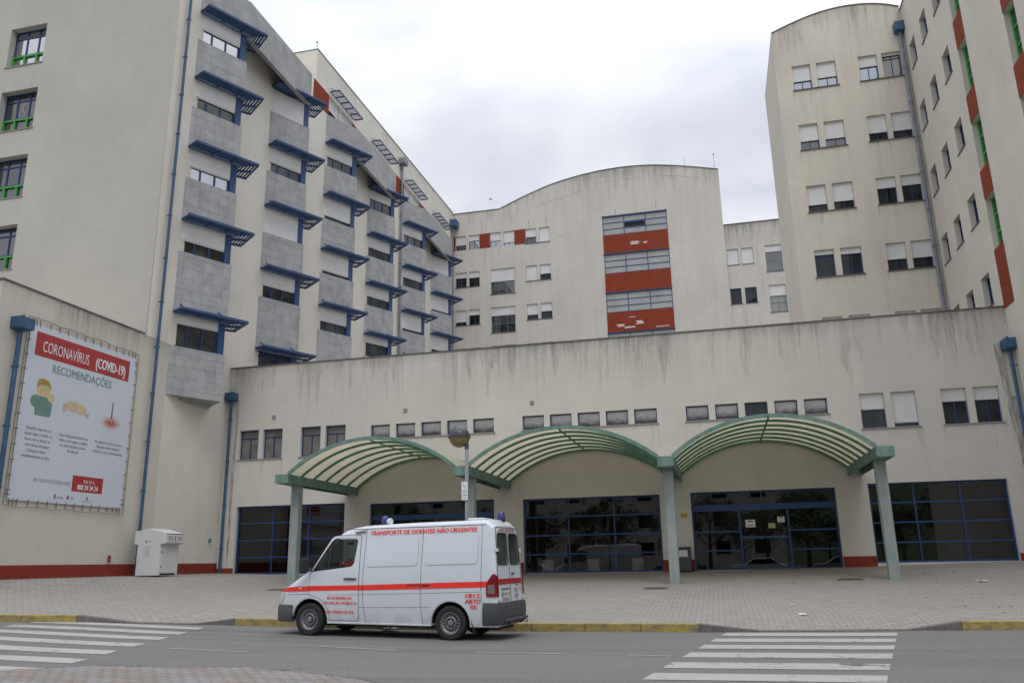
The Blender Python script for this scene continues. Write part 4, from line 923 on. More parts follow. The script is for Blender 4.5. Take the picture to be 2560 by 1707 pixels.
lines((('Se regressou de uma área', 24.82, 26.22), ('afetada, evite contacto', 24.92, 26.10), ('próximo com outras pessoas', 24.78, 26.28)), 5.68, .17, .09)
add_text(mb, 'EM CASO DE DÚVIDA LIGUE', 22.30, 23.90, 4.07, 4.19, .0595, .0)
for a, b, z in ((23.38, 23.62, 3.66), (23.38, 23.66, 3.62), (23.98, 24.12, 3.68), (23.98, 24.16, 3.63), (24.55, 24.98, 3.59)): mb.box(a, b, z - .008, z + .008, .056, .059)
mb.build('lettering', M['ink_grey'], ban)
# pictures
def poly(mb, pts, w=.0585): mb.face([(a, b, w) for a, b in pts])
def ell(cx, cz, rx, rz_, n=24, a0=0, a1=2 * PI): return [(cx + rx * math.cos(a0 + (a1 - a0) * k / n), cz + rz_ * math.sin(a0 + (a1 - a0) * k / n)) for k in range(n if a1 - a0 > 6.2 else n + 1)]
mb = MB(TBN); poly(mb, [(21.98, 6.20), (22.64, 6.20), (22.68, 6.62), (22.58, 6.80), (22.0, 6.80), (21.93, 6.55)], .0575); poly(mb, ell(21.94, 6.66, .20, .20)); poly(mb, [(21.90, 6.48), (22.42, 6.62), (22.44, 6.84), (21.95, 6.85)], .0588)
mb.build('picture_sleeve', M['ink_green'], ban)
mb = MB(TBN); poly(mb, ell(22.25, 7.02, .28, .32), .0578); poly(mb, ell(22.60, 6.85, .14, .15), .0592); mb.build('picture_face', M['ink_skin'], ban); mb = MB(TBN)
poly(mb, ell(23.60, 6.74, .34, .19), .0578); poly(mb, ell(23.95, 6.70, .28, .18), .0581); mb.build('picture_hands', M['ink_skin'], ban); mb = MB(TBN); poly(mb, [(25.50, 6.42), (25.54, 6.42), (25.54, 6.62), (25.50, 6.62)], .0605)
mb.build('picture_legs', M['ink_skin'], ban)
mb = MB(TBN); poly(mb, [(21.96, 7.02), (21.93, 7.25), (22.0, 7.40), (22.2, 7.44), (22.42, 7.40), (22.53, 7.24), (22.54, 7.05), (22.47, 7.18), (22.3, 7.24), (22.08, 7.20), (22.0, 7.15)], .0586)
for cx in (22.14, 22.38): poly(mb, ell(cx, 6.97, .025, .025, 8), .059); mb.box(cx - .05, cx + .05, 7.05, 7.06, .0588, .0592)
poly(mb, ell(25.53, 7.16, .05, .07, 10), .0595); mb.build('picture_hair', M['ink_hair'], ban)
mb = MB(TBN); poly(mb, [(23.14, 6.52), (23.30, 6.50), (23.36, 6.78), (23.16, 6.80)]); poly(mb, [(24.20, 6.62), (24.40, 6.60), (24.36, 6.44), (24.18, 6.50)])
for cx, cz, r in ((23.66, 6.80, .07), (23.78, 6.72, .05), (23.70, 6.64, .06)): poly(mb, ell(cx, cz, r, r, 8), .0590)
mb.build('picture_cuff', M['ink_pink'], ban)
mb = MB(TBN)
poly(mb, ell(25.52, 6.46, .54, .26), .0575)
ob = mb.build('picture_circle', M['ink_blush'], ban)
mb = MB(TBN); mb.box(25.49, 25.56, 6.62, 6.85, .0595, .0605); mb.box(24.02, 24.18, 3.66 - .05, 3.66 + .05, .0, .0005); poly(mb, ell(23.28, 3.66, .045, .08, 12)); poly(mb, ell(23.86, 3.66, .05, .07, 12)); mb.build('picture_skirt', M['ink_red'], ban)
mb = MB(TBN); mb.box(25.49, 25.56, 6.85, 7.1, .0595, .0605); poly(mb, ell(24.75, 3.68, .05, .07, 12)); poly(mb, [(23.24, 3.58), (23.28, 3.58), (23.28, 3.74), (23.24, 3.70)], .0590); mb.build('picture_top', M['ink_green'], ban)
# lacing: rope around the sheet and ties
mb = MB(TBN); cnr = [(21.25, 3.28), (26.66, 3.26), (26.66, 9.32), (21.25, 9.34)]
def side(p, q, n, sheet):
    pts = []
    for k in range(n + 1):
        t = k / n; u, v = lerp(p[0], q[0], t), lerp(p[1], q[1], t); s_ = .05 * math.sin(PI * ((t * 4) % 1)); pts.append((u, v + (s_ if p[1] == p[1] and abs(p[1] - q[1]) < .1 and v > 6 else -s_ if abs(p[1] - q[1]) < .1 else 0), .05))
    mb.tube(pts, .010, 4)
side(cnr[0], cnr[1], 24, 0); side(cnr[1], cnr[2], 12, 0); side(cnr[3], cnr[2], 24, 0); side(cnr[0], cnr[3], 12, 0)
for u in [21.45, 21.6, 21.75] + frange(22.2, 25.8, 9) + [26.1, 26.3, 26.45]:
    mb.bar((u, 3.27, .055), (u, 3.50, .055), (.011, 0, 0), (0, 0, .01)); mb.bar((u, 9.10, .055), (u, 9.33, .055), (.011, 0, 0), (0, 0, .01))
for v in [3.6, 3.75] + frange(4.2, 8.6, 9) + [8.9, 9.0]:
    mb.bar((21.26, v, .055), (21.44, v, .055), (0, .011, 0), (0, 0, .01)); mb.bar((26.48, v, .055), (26.65, v, .055), (0, .011, 0), (0, 0, .01))
mb.build('lacing', M['rope'], ban)

# ---------------------------------------------------------------- clothing bank by the wall
cb = empty('clothing_bank', (-20.28, 26.85, 1.22), 'white metal clothing donation bank standing against the annex wall', 'container')
c_, s_ = math.cos(.02), math.sin(.02)
TCB = lambda a, b, c: Vector((a * c_ - b * s_, a * s_ + b * c_, c))
# a: across (front looks to +a side), b: depth, origin at near corner of the body
mb = MB(TCB); mb.box(-.80, .72, -.05, 1.25, .05, 1.62)
side_prof = [(-1.0, 1.02), (-.80, 1.02), (.72, 1.02), (1.0, 1.02), (1.0, 1.50), (-.10, 1.68), (-1.0, 1.56)]
mb = MB(TCB); mb.prism([(-.78, .06), (.70, .06), (.70, 1.05), (-.78, 1.05)], 0, 0) if False else None
lo = [(-.47, .05), (.47, .05), (.47, 1.14), (.66, 1.18), (.66, 1.54), (-.02, 1.72), (-.62, 1.62), (-.62, 1.16), (-.47, 1.14)]
TS = lambda a, b, c: TCB(a, c, b)
mb = MB(TS); mb.prism(lo, 0.0, 1.15); mb.build('body', M['white'], cb, bevel=.012)
mb = MB(TS); mb.box(.662, .675, 1.22, 1.50, .06, 1.09)
mb.box(.472, .487, .14, 1.06, .08, 1.02); mb.box(.487, .50, .98, 1.03, .35, .70)
mb.build('door_panel', M['white'], cb)
mb = MB(TS); mb.box(.488, .505, .84, .90, .09, .13); mb.box(.488, .505, .32, .38, .09, .13); mb.box(.665, .682, 1.515, 1.53, .06, 1.1); mb.box(.465, .478, .052, .11, .1, 1.0); mb.build('lock', M['black'], cb)
mb = MB(lambda a, b, c: TCB(.678 + c, a, b)); 
for cx in (.22, .38, .78, .94):
    for k in range(16):
        a0_, a1_ = 2 * PI * k / 16, 2 * PI * (k + 1) / 16; r0, r1 = .04, .062
        mb.face([(cx + r0 * math.cos(a0_), 1.36 + r0 * 1.2 * math.sin(a0_), 0), (cx + r1 * math.cos(a0_), 1.36 + r1 * 1.2 * math.sin(a0_), 0), (cx + r1 * math.cos(a1_), 1.36 + r1 * 1.2 * math.sin(a1_), 0), (cx + r0 * math.cos(a1_), 1.36 + r0 * 1.2 * math.sin(a1_), 0)])
mb.box(.56, .60, 1.26, 1.44, 0, .002); mb.build('pictogram', M['ink_red'], cb, recalc=False)
mb = MB(lambda a, b, c: TCB(a, -.004 - c, b)); mb.face([(-.16, 1.27, 0), (-.12, 1.31, 0), (-.08, 1.27, 0), (-.09, 1.2, 0), (-.15, 1.2, 0)]); mb.box(-.05, .12, 1.24, 1.26, 0, .002); mb.build('logo', M['ink_green'], cb, recalc=False)
mb = MB(lambda a, b, c: TCB(a, -.004 - c, b)); 
for k in range(7): mb.box(-.18, .10 - (k % 3) * .03, 1.06 - k * .055, 1.075 - k * .055, 0, .002)
mb.build('notice_text', M['ink_pink'], cb)
# small things on walls
def thing(mb, name, mat, label, cat, group=None, **k):
    o = mb.build(name, mat, **k); tag(o, label, cat, group); return o
mb = MB(TL); mb.box(32.25, 32.39, 2.55, 2.73, .0, .06); thing(mb, 'call_button_box', M['ink_green'], 'small green button box on the cream wall between the white clothing bank and the downpipe', 'button box')
mb = MB(TL); mb.tube([(26.2, 1.75, .05), (26.2, 2.0, .05)], .05, 8); thing(mb, 'pipe_stub', M['plinth'], 'short dark pipe stub standing proud of the wall above the red plinth', 'pipe')
mb = MB(TF); mb.box(-1.36, -1.10, 3.03, 3.20, .0, .02); y_ = thing(mb, 'wall_sign', M['yellow_sign'], 'small yellow sign on the cream wall beside the third canopy pillar', 'sign')
mb = MB(TF); mb.box(-1.30, -1.16, 3.13, 3.15, .021, .024); mb.box(-1.30, -1.20, 3.08, 3.10, .021, .024); mb.build('sign_print', M['ink_hair'], y_)
bn = empty('litter_bin', (-1.30, FY - .3, 1.05), 'dark grey litter bin against the wall behind the third canopy pillar', 'bin')
mb = MB(); mb.box(-.24, .24, -.2, .2, .0, .84); mb.box(-.26, .26, -.22, .22, .84, .88); mb.build('body', M['bin'], bn, bevel=.02)
mb = MB(); mb.box(-.20, .12, -.212, -.2, .52, .76); mb.build('notice', M['paper'], bn)
for k, (u0, u1, v0, v1, m_, lb) in enumerate(((1.04, 1.40, 2.38 + DZ, 2.66 + DZ, 'paper', 'white paper notice with red bars on the left sliding door'), (2.22, 2.48, 2.53 + DZ, 2.74 + DZ, 'paper', 'small white paper notice with red bars on the right sliding door'), (1.87, 2.12, 2.33 + DZ, 2.51 + DZ, 'paper_yellow', 'yellowish paper notice low on the right sliding door'))):
    mb = MB(TF); mb.box(u0, u1, v0, v1, -.205, -.200); o = thing(mb, 'paper_notice', M[m_], lb, 'notice', 'notices on the sliding doors')
    if m_ == 'paper':
        mb = MB(TF); mb.box(lerp(u0, u1, .25), lerp(u0, u1, .78), lerp(v0, v1, .70), lerp(v0, v1, .88), -.1995, -.198); mb.box(lerp(u0, u1, .2), lerp(u0, u1, .82), lerp(v0, v1, .18), lerp(v0, v1, .28), -.1995, -.198); mb.build('red_print', M['ink_red'], o)
# drain covers and litter on the paving
for x, y, lb in ((-2.0, 26.6, 'rusty rectangular drain cover left of the third canopy pillar'), (3.9, 28.4, 'rusty rectangular drain cover left of the right canopy pillar'), (-14.5, 26.0, 'rusty rectangular drain cover beside the left canopy pillar')):
    z = plaza_z(x, y); sl_ = (plaza_z(x, y + .3) - plaza_z(x, y - .3)) / .6
    mb = MB(lambda a, b, c: Vector((x + a, y + b, z + b * sl_ + c))); mb.box(-.38, .38, -.3, .3, 0, .012); o = thing(mb, 'drain_cover', M['kerb_grey'], lb, 'drain cover', 'drain covers in the paving')
    mb = MB(lambda a, b, c: Vector((x + a, y + b, z + b * sl_ + c))); mb.box(-.28, .28, -.2, .2, .0125, .02); mb.build('cover_plate', plain('rust', (.10, .05, .035), .8, var=.3), o)
for x, y, s_, lb in ((7.2, 26.8, .15, 'crumpled white paper on the paving at the right edge'), (1.7, 20.3, .09, 'tiny white scrap near the dropped kerb'), (1.65, 22.2, .06, 'smallest white scrap further up the paving'), (-7.4, 18.4, .22, 'white crumpled tissue in the gutter under the ambulance')):
    z = plaza_z(x, y) if y > 18.9 else rz(x) + .005; mb = MB(); n = 6; ii = [[mb.p(x + (i / n - .5) * s_ * 2 + random.gauss(0, .1) * s_, y + (j / n - .5) * s_ + random.gauss(0, .08) * s_, z + .01 + abs(random.gauss(0, .18)) * s_) for j in range(n + 1)] for i in range(n + 1)]
    for i in range(n):
        for j in range(n): mb.f.append([ii[i][j], ii[i + 1][j], ii[i + 1][j + 1], ii[i][j + 1]])
    thing(mb, 'paper_litter', M['paper'], lb, 'litter', 'paper litter on the ground', recalc=False)
mb = MB()
for k in range(90):
    x = random.gauss(6.6, 1.7) if k < 55 else random.uniform(-9, 9); y = random.uniform(20, 30); z = plaza_z(x, y) + .004
    if x > 10.8: continue
    a = random.random() * PI; w = random.uniform(.012, .045); mb.face([(x - math.cos(a) * w, y - math.sin(a) * w, z), (x + .3 * w, y - w, z + .012), (x + math.cos(a) * w, y + math.sin(a) * w, z + .004), (x - w * .4, y + w, z + .008)])
tag(mb.build('fallen_leaves', plain('dry_leaf', (.12, .075, .05), .9, var=.4), recalc=False), kind='stuff')

# ---------------------------------------------------------------- street lamp with a notice plate
LX, LY = -5.93, 19.6; LZ = plaza_z(LX, LY)
lamp = empty('street_lamp', (LX, LY, LZ), 'street lamp with dark topped amber globe on a grey pole behind the ambulance', 'street lamp')
mb = MB(); mb.tube([(0, 0, 0), (0, 0, 4.30 - LZ)], [.055, .045], 14); mb.tube([(0, 0, 0), (0, 0, .35)], .085, 14); mb.box(-.12, .12, -.12, .12, 0, .02); mb.build('pole', M['steel'], lamp, smooth=True)
gz = 4.55 - LZ
mb = MB(); mb.tube([(0, 0, 4.24 - LZ), (0, 0, 4.36 - LZ), (-.06, 0, 4.46 - LZ)], .055, 10); mb.build('bracket', M['globe_top'], lamp, smooth=True)
mb = MB(); mb.sphere((-.19, 0, gz), .262, 32, 12, -PI / 2, 0.02); mb.build('lamp_globe', M['globe'], lamp, smooth=True)
mb = MB(); mb.sphere((-.19, 0, gz), .268, 32, 12, .0, PI / 2); mb.lathe([(.262, -.02), (.285, -.02), (.285, .02), (.262, .02)], (-.19, 0, gz), (0, 0, 1), 32); mb.build('lamp_cap', M['globe_top'], lamp, smooth=True)
ns = empty('parking_plate', (LX, LY, 2.95), 'small white information plate fixed to the street lamp pole', 'sign')
mb = MB(); mb.box(-.12, .05, -.075, -.060, .03, .50); mb.build('plate', M['paper'], ns)
mb = MB(); 
for a, b, c, d in ((-.128, .058, .49, .50), (-.128, .058, .02, .03), (-.128, -.12, .03, .49), (.05, .058, .03, .49)): mb.box(a, b, -.078, -.058, c, d)
for a, b, c, d in ((-.07, -.065, .38, .49), (-.10, .02, .375, .38), (-.085, .01, .245, .255), (-.1, .05, .15, .155), (-.03, -.025, .28, .36), (-.03, -.025, .04, .22), (-.09, -.085, .04, .14), (-.08, -.07, .20, .22), (-.02, -.01, .20, .22)): mb.box(a, b, -.0775, -.0755, c, d)
mb.build('plate_print', M['black'], ns)
# swallows in the sky
for x, y, z, lb in ((-13.3, 50, 25.5, 'tiny dark swallow flying left of the arched roof'), (5.55, 50, 29.4, 'tiny dark swallow high between the two towers'), (6.1, 45, 21.3, 'tiny dark swallow gliding above the low link roof')):
    b_ = empty('swallow', (x, y, z), lb, 'bird', 'swallows in the sky')
    mb = MB(); mb.lathe([(.001, -.12), (.02, -.08), (.026, 0), (.018, .07), (.001, .1)], (0, 0, 0), (1, .2, .1), 8)
    mb.face([(.0, .0, 0), (.05, .0, 0), (-.02, .10, .05), (-.14, .20, .02)]); mb.face([(.0, .0, 0), (.05, .0, 0), (-.02, -.10, .05), (-.14, -.20, .02)]); mb.face([(-.1, 0, 0), (-.2, .04, 0), (-.14, 0, 0), (-.2, -.04, 0)])
    mb.build('body', M['black'], b_, recalc=False)

# ================================================================ the ambulance van
# local frame: x towards the rear (0 at the front axle), y away from the viewer, z up
W1 = Vector((-8.67, 16.9, .06)); W2 = Vector((-5.39, 16.58, 0.0))
ux = (W2 - W1).normalized(); uy = Vector((0, 0, 1)).cross(ux).normalized(); uz = ux.cross(uy)
van = empty('ambulance_van', (0, 0, 0), 'white patient transport van with red stripe and red lettering parked at the kerb', 'van')
van.matrix_world = Matrix.Translation(W1) @ Matrix((ux, uy, uz)).transposed().to_4x4()
WID = 1.72; YC = WID / 2
def vanpaint():
    t = NT('van_paint'); s = t.sep(t.obj()); n = t.noise(t.obj(), 3.0, 6, .7); n2 = t.noise(t.obj(), 28, 4, .7)
    c = t.mix(t.mr(n, .3, .7), (.58, .62, .665), (.61, .65, .69)); g = t.math('MULTIPLY', t.mr(s[2], .75, .26), t.mr(n, .35, .65), True); g = t.math('MAXIMUM', g, t.math('MULTIPLY', t.mr(n2, .62, .75), .10))
    c = t.mix(t.math('MULTIPLY', g, .55, True), c, (.27, .255, .235)); t.col(c); t.rough(t.mr(g, 0, 1, .25, .6)); t.b.inputs['Coat Weight'].default_value = .3; return t.m
M['van_paint'] = vanpaint(); M['van_red'] = plain('van_red', (.80, .035, .018), .35, var=.03); M['van_red2'] = plain('van_dark_red', (.36, .018, .02), .35, var=.04)
M['bumper'] = plain('bumper_plastic', (.055, .058, .064), .55, var=.1); M['seam'] = plain('seam', (.02, .02, .022), .8)
M['rim'] = plain('steel_rim', (.22, .225, .23), .4, .4, var=.1); M['tyre'] = plain('tyre', (.016, .016, .017), .85, var=.3)
M['cab'] = plain('cab_interior', (.07, .072, .078), .8); M['seat_cloth'] = plain('seat_cloth', (.10, .105, .12), .9)
M['beacon'] = plain('blue_beacon', (.022, .018, .17), .15, spec=.7); M['lens_red'] = plain('tail_lens', (.20, .008, .012), .12, spec=.7); M['lens_clear'] = plain('clear_lens', (.55, .56, .55), .08, spec=.8); M['lens_smoke'] = plain('smoke_lens', (.17, .14, .13), .12, spec=.8)
def hwz(z): return interp([(.2, .800), (.45, .835), (.80, .855), (1.0, .86), (1.3, .852), (1.55, .832), (1.8, .805), (2.05, .775), (2.3, .742), (2.5, .72)], z)
def hws(x): return interp([(-.92, .66), (-.86, .78), (-.78, .87), (-.62, .94), (-.4, .975), (0, .995), (.4, 1), (3.8, 1), (4.1, .992), (4.3, .965), (4.36, .94)], x)
def Hx(x): return interp([(-.90, .70), (-.86, .86), (-.78, .95), (-.60, 1.05), (-.40, 1.17), (-.20, 1.29), (-.08, 1.36), (.02, 1.43), (.20, 1.65), (.40, 1.89), (.60, 2.11), (.72, 2.19), (.90, 2.235), (1.23, 2.28), (2.4, 2.325), (4.0, 2.36), (4.15, 2.35), (4.22, 2.31), (4.27, 2.26)], x)
def side_y(x, z): return YC - hwz(z) * hws(x)
def lean(x, z): return x - (.075 * (z - .35)) * max(0, min(1, (x - 3.9) / .35))
def hull(inset=0.0, x0=-.90, x1=4.33):
    bm = bmesh.new(); rings = []
    xs = [x0, x0 + .03, x0 + .08] + frange(x0 + .13, .9, 22) + frange(1.0, 3.8, 16) + frange(3.9, x1 - .05, 6) + [x1 - .02, x1]
    for x in xs:
        H = Hx(min(x, 4.27)) - inset; e = 0
        if x > x1 - .045: e = .012 if x < x1 - .001 else .035
        zb = .27 + inset + e; H -= e * .8
        r = min(.10 if x > .9 else .16, (H - zb) * .45); pts = []
        wN = lambda z: (hwz(z) * hws(x) - inset - e)
        nz = 16
        for k in range(nz + 1): z = lerp(zb, H - r, k / nz); pts.append((wN(z), z))
        wr = wN(H - r)
        for k in range(1, 6): a = PI / 2 * k / 5; pts.append((wr - r * (1 - math.cos(a)) * 1.15, H - r + r * math.sin(a)))
        wl_ = pts[-1][0]; crown = .035 if x > .7 else .05
        for k in range(1, 5): t = 1 - k / 5; pts.append((wl_ * t, H + crown * (1 - t * t)))
        full = [(-w, z) for w, z in pts] + [(0, H + crown)] + [(w, z) for w, z in reversed(pts)]
        rings.append([bm.verts.new((lean(x, z), YC + w, z)) for w, z in full])
    for a, b in zip(rings, rings[1:]):
        n = len(a)
        for k in range(n): bm.faces.new((a[k], a[(k + 1) % n], b[(k + 1) % n], b[k]))
    bm.faces.new(rings[0][::-1]); bm.faces.new(rings[-1]); bmesh.ops.recalc_face_normals(bm, faces=bm.faces)
    me = bpy.data.meshes.new('hull'); bm.to_mesh(me); bm.free(); o = bpy.data.objects.new('hull', me); COL.objects.link(o); return o
def cutter(mb):
    return mb.build('cut', M['seam'])
def boolean(o, cut, op='DIFFERENCE'):
    m_ = o.modifiers.new('b', 'BOOLEAN'); m_.operation = op; m_.object = cut; m_.solver = 'EXACT'
    bpy.context.view_layer.update(); me = bpy.data.meshes.new_from_object(o.evaluated_get(bpy.context.evaluated_depsgraph_get()))
    o.modifiers.clear(); old = o.data; o.data = me; bpy.data.objects.remove(cut)
def rounded(poly_, r, n=5):
    out = []; N = len(poly_)
    for i in range(N):
        p0, p1, p2 = Vector(poly_[i - 1]).to_2d(), Vector(poly_[i]).to_2d(), Vector(poly_[(i + 1) % N]).to_2d()
        d0, d1 = (p0 - p1), (p2 - p1); rr = r[i] if isinstance(r, (list, tuple)) else r; k0 = min(rr, d0.length * .45); k1 = min(rr, d1.length * .45)
        a, b = p1 + d0.normalized() * k0, p1 + d1.normalized() * k1
        for k in range(n + 1): t = k / n; q = a * (1 - t) ** 2 + p1 * 2 * t * (1 - t) + b * t * t; out.append((q.x, q.y))
    return out
WIN = rounded([(.02, 1.315), (.50, 2.00), (1.09, 2.005), (1.03, 1.43)], [.03, .12, .08, .12])
FWX, RWX, WZ = 0.0, 3.29, .325
body = hull(); inner = hull(.045, -.55, 4.28)
TXZ = lambda a, b, c: Vector((a, c, b))
cyl = MB()
for cx, rr in ((FWX, .435), (RWX, .425)):
    for y0, y1 in ((-.2, .34), (WID - .34, WID + .2)):
        pts = [(cx + rr * math.cos(2 * PI * k / 48), WZ + .0 + rr * (1.0 if math.sin(2 * PI * k / 48) > 0 else 1.4) * math.sin(2 * PI * k / 48)) for k in range(48)]
        m2 = MB(TXZ); m2.prism(pts, y0, y1); boolean(body, cutter(m2))
boolean(body, inner)
m2 = MB(TXZ); m2.prism(WIN, -.3, WID + .3); boolean(body, cutter(m2))
m2 = MB(lambda a, b, c: Vector((c, YC + a, b))); m2.prism(rounded([(-.70, 1.42), (.70, 1.42), (.61, 2.12), (-.61, 2.12)], .1), -.6, .78); boolean(body, cutter(m2))
RW_ = [rounded([(-.66, 1.47), (-.07, 1.47), (-.07, 2.10), (-.61, 2.10)], .07), rounded([(.07, 1.47), (.66, 1.47), (.61, 2.10), (.07, 2.10)], .07)]
for r_ in RW_:
    m2 = MB(lambda a, b, c: Vector((c, YC + a, b))); m2.prism(r_, 4.05, 4.6); boolean(body, cutter(m2))
body.name = 'body'; body.data.materials.clear(); body.data.materials.append(M['van_paint']); body.parent = van; body.matrix_parent_inverse = Matrix.Identity(4)
body.data.polygons.foreach_set('use_smooth', [True] * len(body.data.polygons)); body.data.set_sharp_from_angle(angle=math.radians(32))
# things laid on the side skin: flat outline -> sliced -> wrapped on the hull
def wrap_side(name, mat, outlines, off=.003, parent=None, far=False, holes=(), raw=None, thick=0.0):
    bm = bmesh.new()
    if raw: 
        vs = [bm.verts.new((q[0], q[1], q[2] if len(q) > 2 else 0)) for q in raw[0]]
        for f in raw[1]:
            try: bm.faces.new([vs[k] for k in f])
            except ValueError: pass
    for out in outlines:
        loops = [out] + list(holes); edges = []
        for lp in loops:
            vs = [bm.verts.new((a, b, 0)) for a, b in lp]; edges += [bm.edges.new((vs[k], vs[(k + 1) % len(vs)])) for k in range(len(vs))]
        bmesh.ops.triangle_fill(bm, edges=edges, use_beauty=True)
    for k in range(30):
        z = .25 + k * .08; bmesh.ops.bisect_plane(bm, geom=bm.verts[:] + bm.edges[:] + bm.faces[:], plane_co=(0, z, 0), plane_no=(0, 1, 0))
    if any(v.co.x < 0 for v in bm.verts) or any(v.co.x > 3.8 for v in bm.verts):
        for x in (-.88, -.84, -.78, -.7, -.6, -.5, -.4, -.2, 3.9, 4.0, 4.1, 4.2, 4.25): bmesh.ops.bisect_plane(bm, geom=bm.verts[:] + bm.edges[:] + bm.faces[:], plane_co=(x, 0, 0), plane_no=(1, 0, 0))
    for v in bm.verts:
        x, z = v.co.x, v.co.y; y = side_y(x, z) - off - v.co.z; v.co = (lean(x, z), (WID - y) if far else y, z)
    if thick:
        bmesh.ops.solidify(bm, geom=bm.faces[:], thickness=thick)
    bmesh.ops.recalc_face_normals(bm, faces=bm.faces)
    me = bpy.data.meshes.new(name); bm.to_mesh(me); bm.free(); o = bpy.data.objects.new(name, me); COL.objects.link(o); me.materials.append(mat); o.parent = parent or van; o.matrix_parent_inverse = Matrix.Identity(4)
    return o
def strip(pts, w):                                       # closed thin outline around a polyline -> quads
    v, f = [], []
    for k, (a, b) in enumerate(pts):
        p = Vector(pts[max(k - 1, 0)]).to_2d(); q = Vector(pts[min(k + 1, len(pts) - 1)]).to_2d(); d = (q - p).normalized(); n_ = Vector((-d.y, d.x)) * w / 2
        v += [(a + n_.x, b + n_.y), (a - n_.x, b - n_.y)]
    for k in range(len(pts) - 1): f.append((2 * k, 2 * k + 1, 2 * k + 3, 2 * k + 2))
    return v, f
def dens(pts, n=6):
    out = []
    for a, b in zip(pts, pts[1:]): out += [(lerp(a[0], b[0], k / n), lerp(a[1], b[1], k / n)) for k in range(n)]
    return out + [pts[-1]]
def seam(pts, w=.009, mat='seam', off=.0022, name='door_seam', parent=None): return wrap_side(name, M[mat], [], off, raw=strip(pts, w), parent=parent)
arch_cut = [(FWX + .50 * math.cos(a), WZ + .50 * math.sin(a)) for a in frange(PI / 2 - .04, -.02, 10)]
door_out = [(-.035, .83)] + [(-.03, 1.27), (.0, 1.33)] + rounded([(.0, 1.33), (.47, 2.065), (1.155, 2.085), (1.185, .34)], [.01, .1, .07, .05])[6:18] + [(1.185, .36), (1.15, .335), (.47, .335)] + [(q[0], q[1]) for q in reversed(arch_cut)]
door_out = [(a, max(b, .335)) for a, b in door_out]
fd = wrap_side('front_door', M['van_paint'], [door_out], .006, holes=[rounded([(.0, 1.295), (.49, 2.02), (1.105, 2.025), (1.045, 1.415)], [.03, .12, .08, .12])])
seam(door_out + [door_out[0]], .02, off=.003, parent=fd)
seam(dens([(1.275, 2.2), (1.27, 1.2), (1.29, .7), (1.36, .29)])); seam(dens([(2.62, 2.23), (2.62, .7), (2.68, .30)])); seam(dens([(3.97, 2.26), (3.97, .75)]), .011)
seam(dens([(-.70, .83), (-.04, .85)]), .006); seam(dens([(1.19, .86), (2.62, .90), (3.95, .945)]), .006, parent=body, name='trim_line'); seam(dens([(1.19, .60), (2.60, .625)]), .006, name='trim_line'); seam(dens([(2.60, .625), (2.86, .64)]), .006, name='trim_line'); seam(dens([(.44, .845), (1.18, .855)]), .006, parent=fd, name='trim_line', off=.008)
seam(dens([(.75, 2.20), (1.3, 2.21), (2.6, 2.235), (4.1, 2.27)]), .012, name='roof_gutter', off=.004)
# pressed beads of the two blind windows
for poly_ in ([(1.35, 1.43), (2.53, 1.46), (2.53, 2.06), (1.37, 2.03)], [(2.70, 1.47), (3.87, 1.50), (3.87, 2.095), (2.70, 2.065)]):
    o_ = rounded(poly_, .07); wrap_side('pressed_panel', M['van_paint'], [o_], .011, parent=body, thick=.009)
# red stripe
st = dens([(-.86, .905), (-.55, .99), (-.04, 1.02), (1.3, 1.055), (2.6, 1.10), (3.97, 1.145), (4.17, 1.15)]); sb = dens([(-.86, .885), (-.55, .90), (-.04, .915), (1.3, .95), (2.6, .99), (3.97, 1.035), (4.11, 1.04)])
v_, f_ = [], []
for (a, b), (c, d) in zip(st, sb): v_ += [(a, b), (c, d)]
for k in range(len(st) - 1): f_.append((2 * k, 2 * k + 1, 2 * k + 3, 2 * k + 2))
wrap_side('red_stripe', M['van_red'], [], .0085, raw=(v_, f_))
seam([(-.04, .915), (-.04, 1.02)], .012, off=.0095); seam([(1.19, .94), (1.19, 1.06)], .008, off=.0095); seam([(1.275, .94), (1.275, 1.06)], .010, off=.0095); seam([(2.62, .98), (2.62, 1.11)], .010, off=.0095); seam([(3.97, 1.03), (3.97, 1.15)], .010, off=.0095)
m2 = strip(dens([(2.30, 1.035), (2.42, 1.055), (2.60, 1.05), (2.70, 1.065)]), .03); wrap_side('scuff_mark', M['seam'], [], .0098, raw=strip(dens([(2.66, 1.05), (2.82, 1.058)]), .035)); wrap_side('scuff_mark', M['van_red2'], [], .0097, raw=m2); wrap_side('scuff_mark', M['seam'], [], .0099, raw=strip(dens([(2.30, 1.06), (2.42, 1.075), (2.6, 1.072)]), .006))
wrap_side('side_indicator', M['lens_clear'], [[(-.29, .955), (-.21, .958), (-.21, .985), (-.29, .982)]], .014)
# lettering on the side
TXT = MB(TXZ)
def van_text(s, x0, x1, z0, z1, bold=.02, tilt=0.0, parent=None):
    vs, f0 = text_verts(s, 0); xa = min(v.x for v in vs); xb = max(v.x for v in vs); out = []; fs = []
    for j, sh_ in enumerate((0, -bold * (z1 - z0) * 3.0, bold * (z1 - z0) * 3.0)):
        fs += [[k + len(out) for k in f] for f in f0]
        for v in vs: x = lerp(x0, x1, (v.x - xa) / (xb - xa)) + sh_; out.append((x, z0 + v.y / .70 * (z1 - z0) + tilt * (x - x0), .0004 * j))
    return wrap_side('lettering', M['van_red'], [], .0135, raw=(out, fs), parent=parent)
van_text('TRANSPORTE DE DOENTES NÃO URGENTES', 1.37, 3.83, 2.075, 2.165, .016, .024)
van_text('BOMBEIROS', .44, 1.03, .755, .81, .016, 0, fd); van_text('SALVAÇÃO PÚBLICA', .33, 1.15, .655, .71, .016, 0, fd); van_text('SÃO PEDRO DO SUL', .43, 1.09, .475, .53, .02, 0, fd)
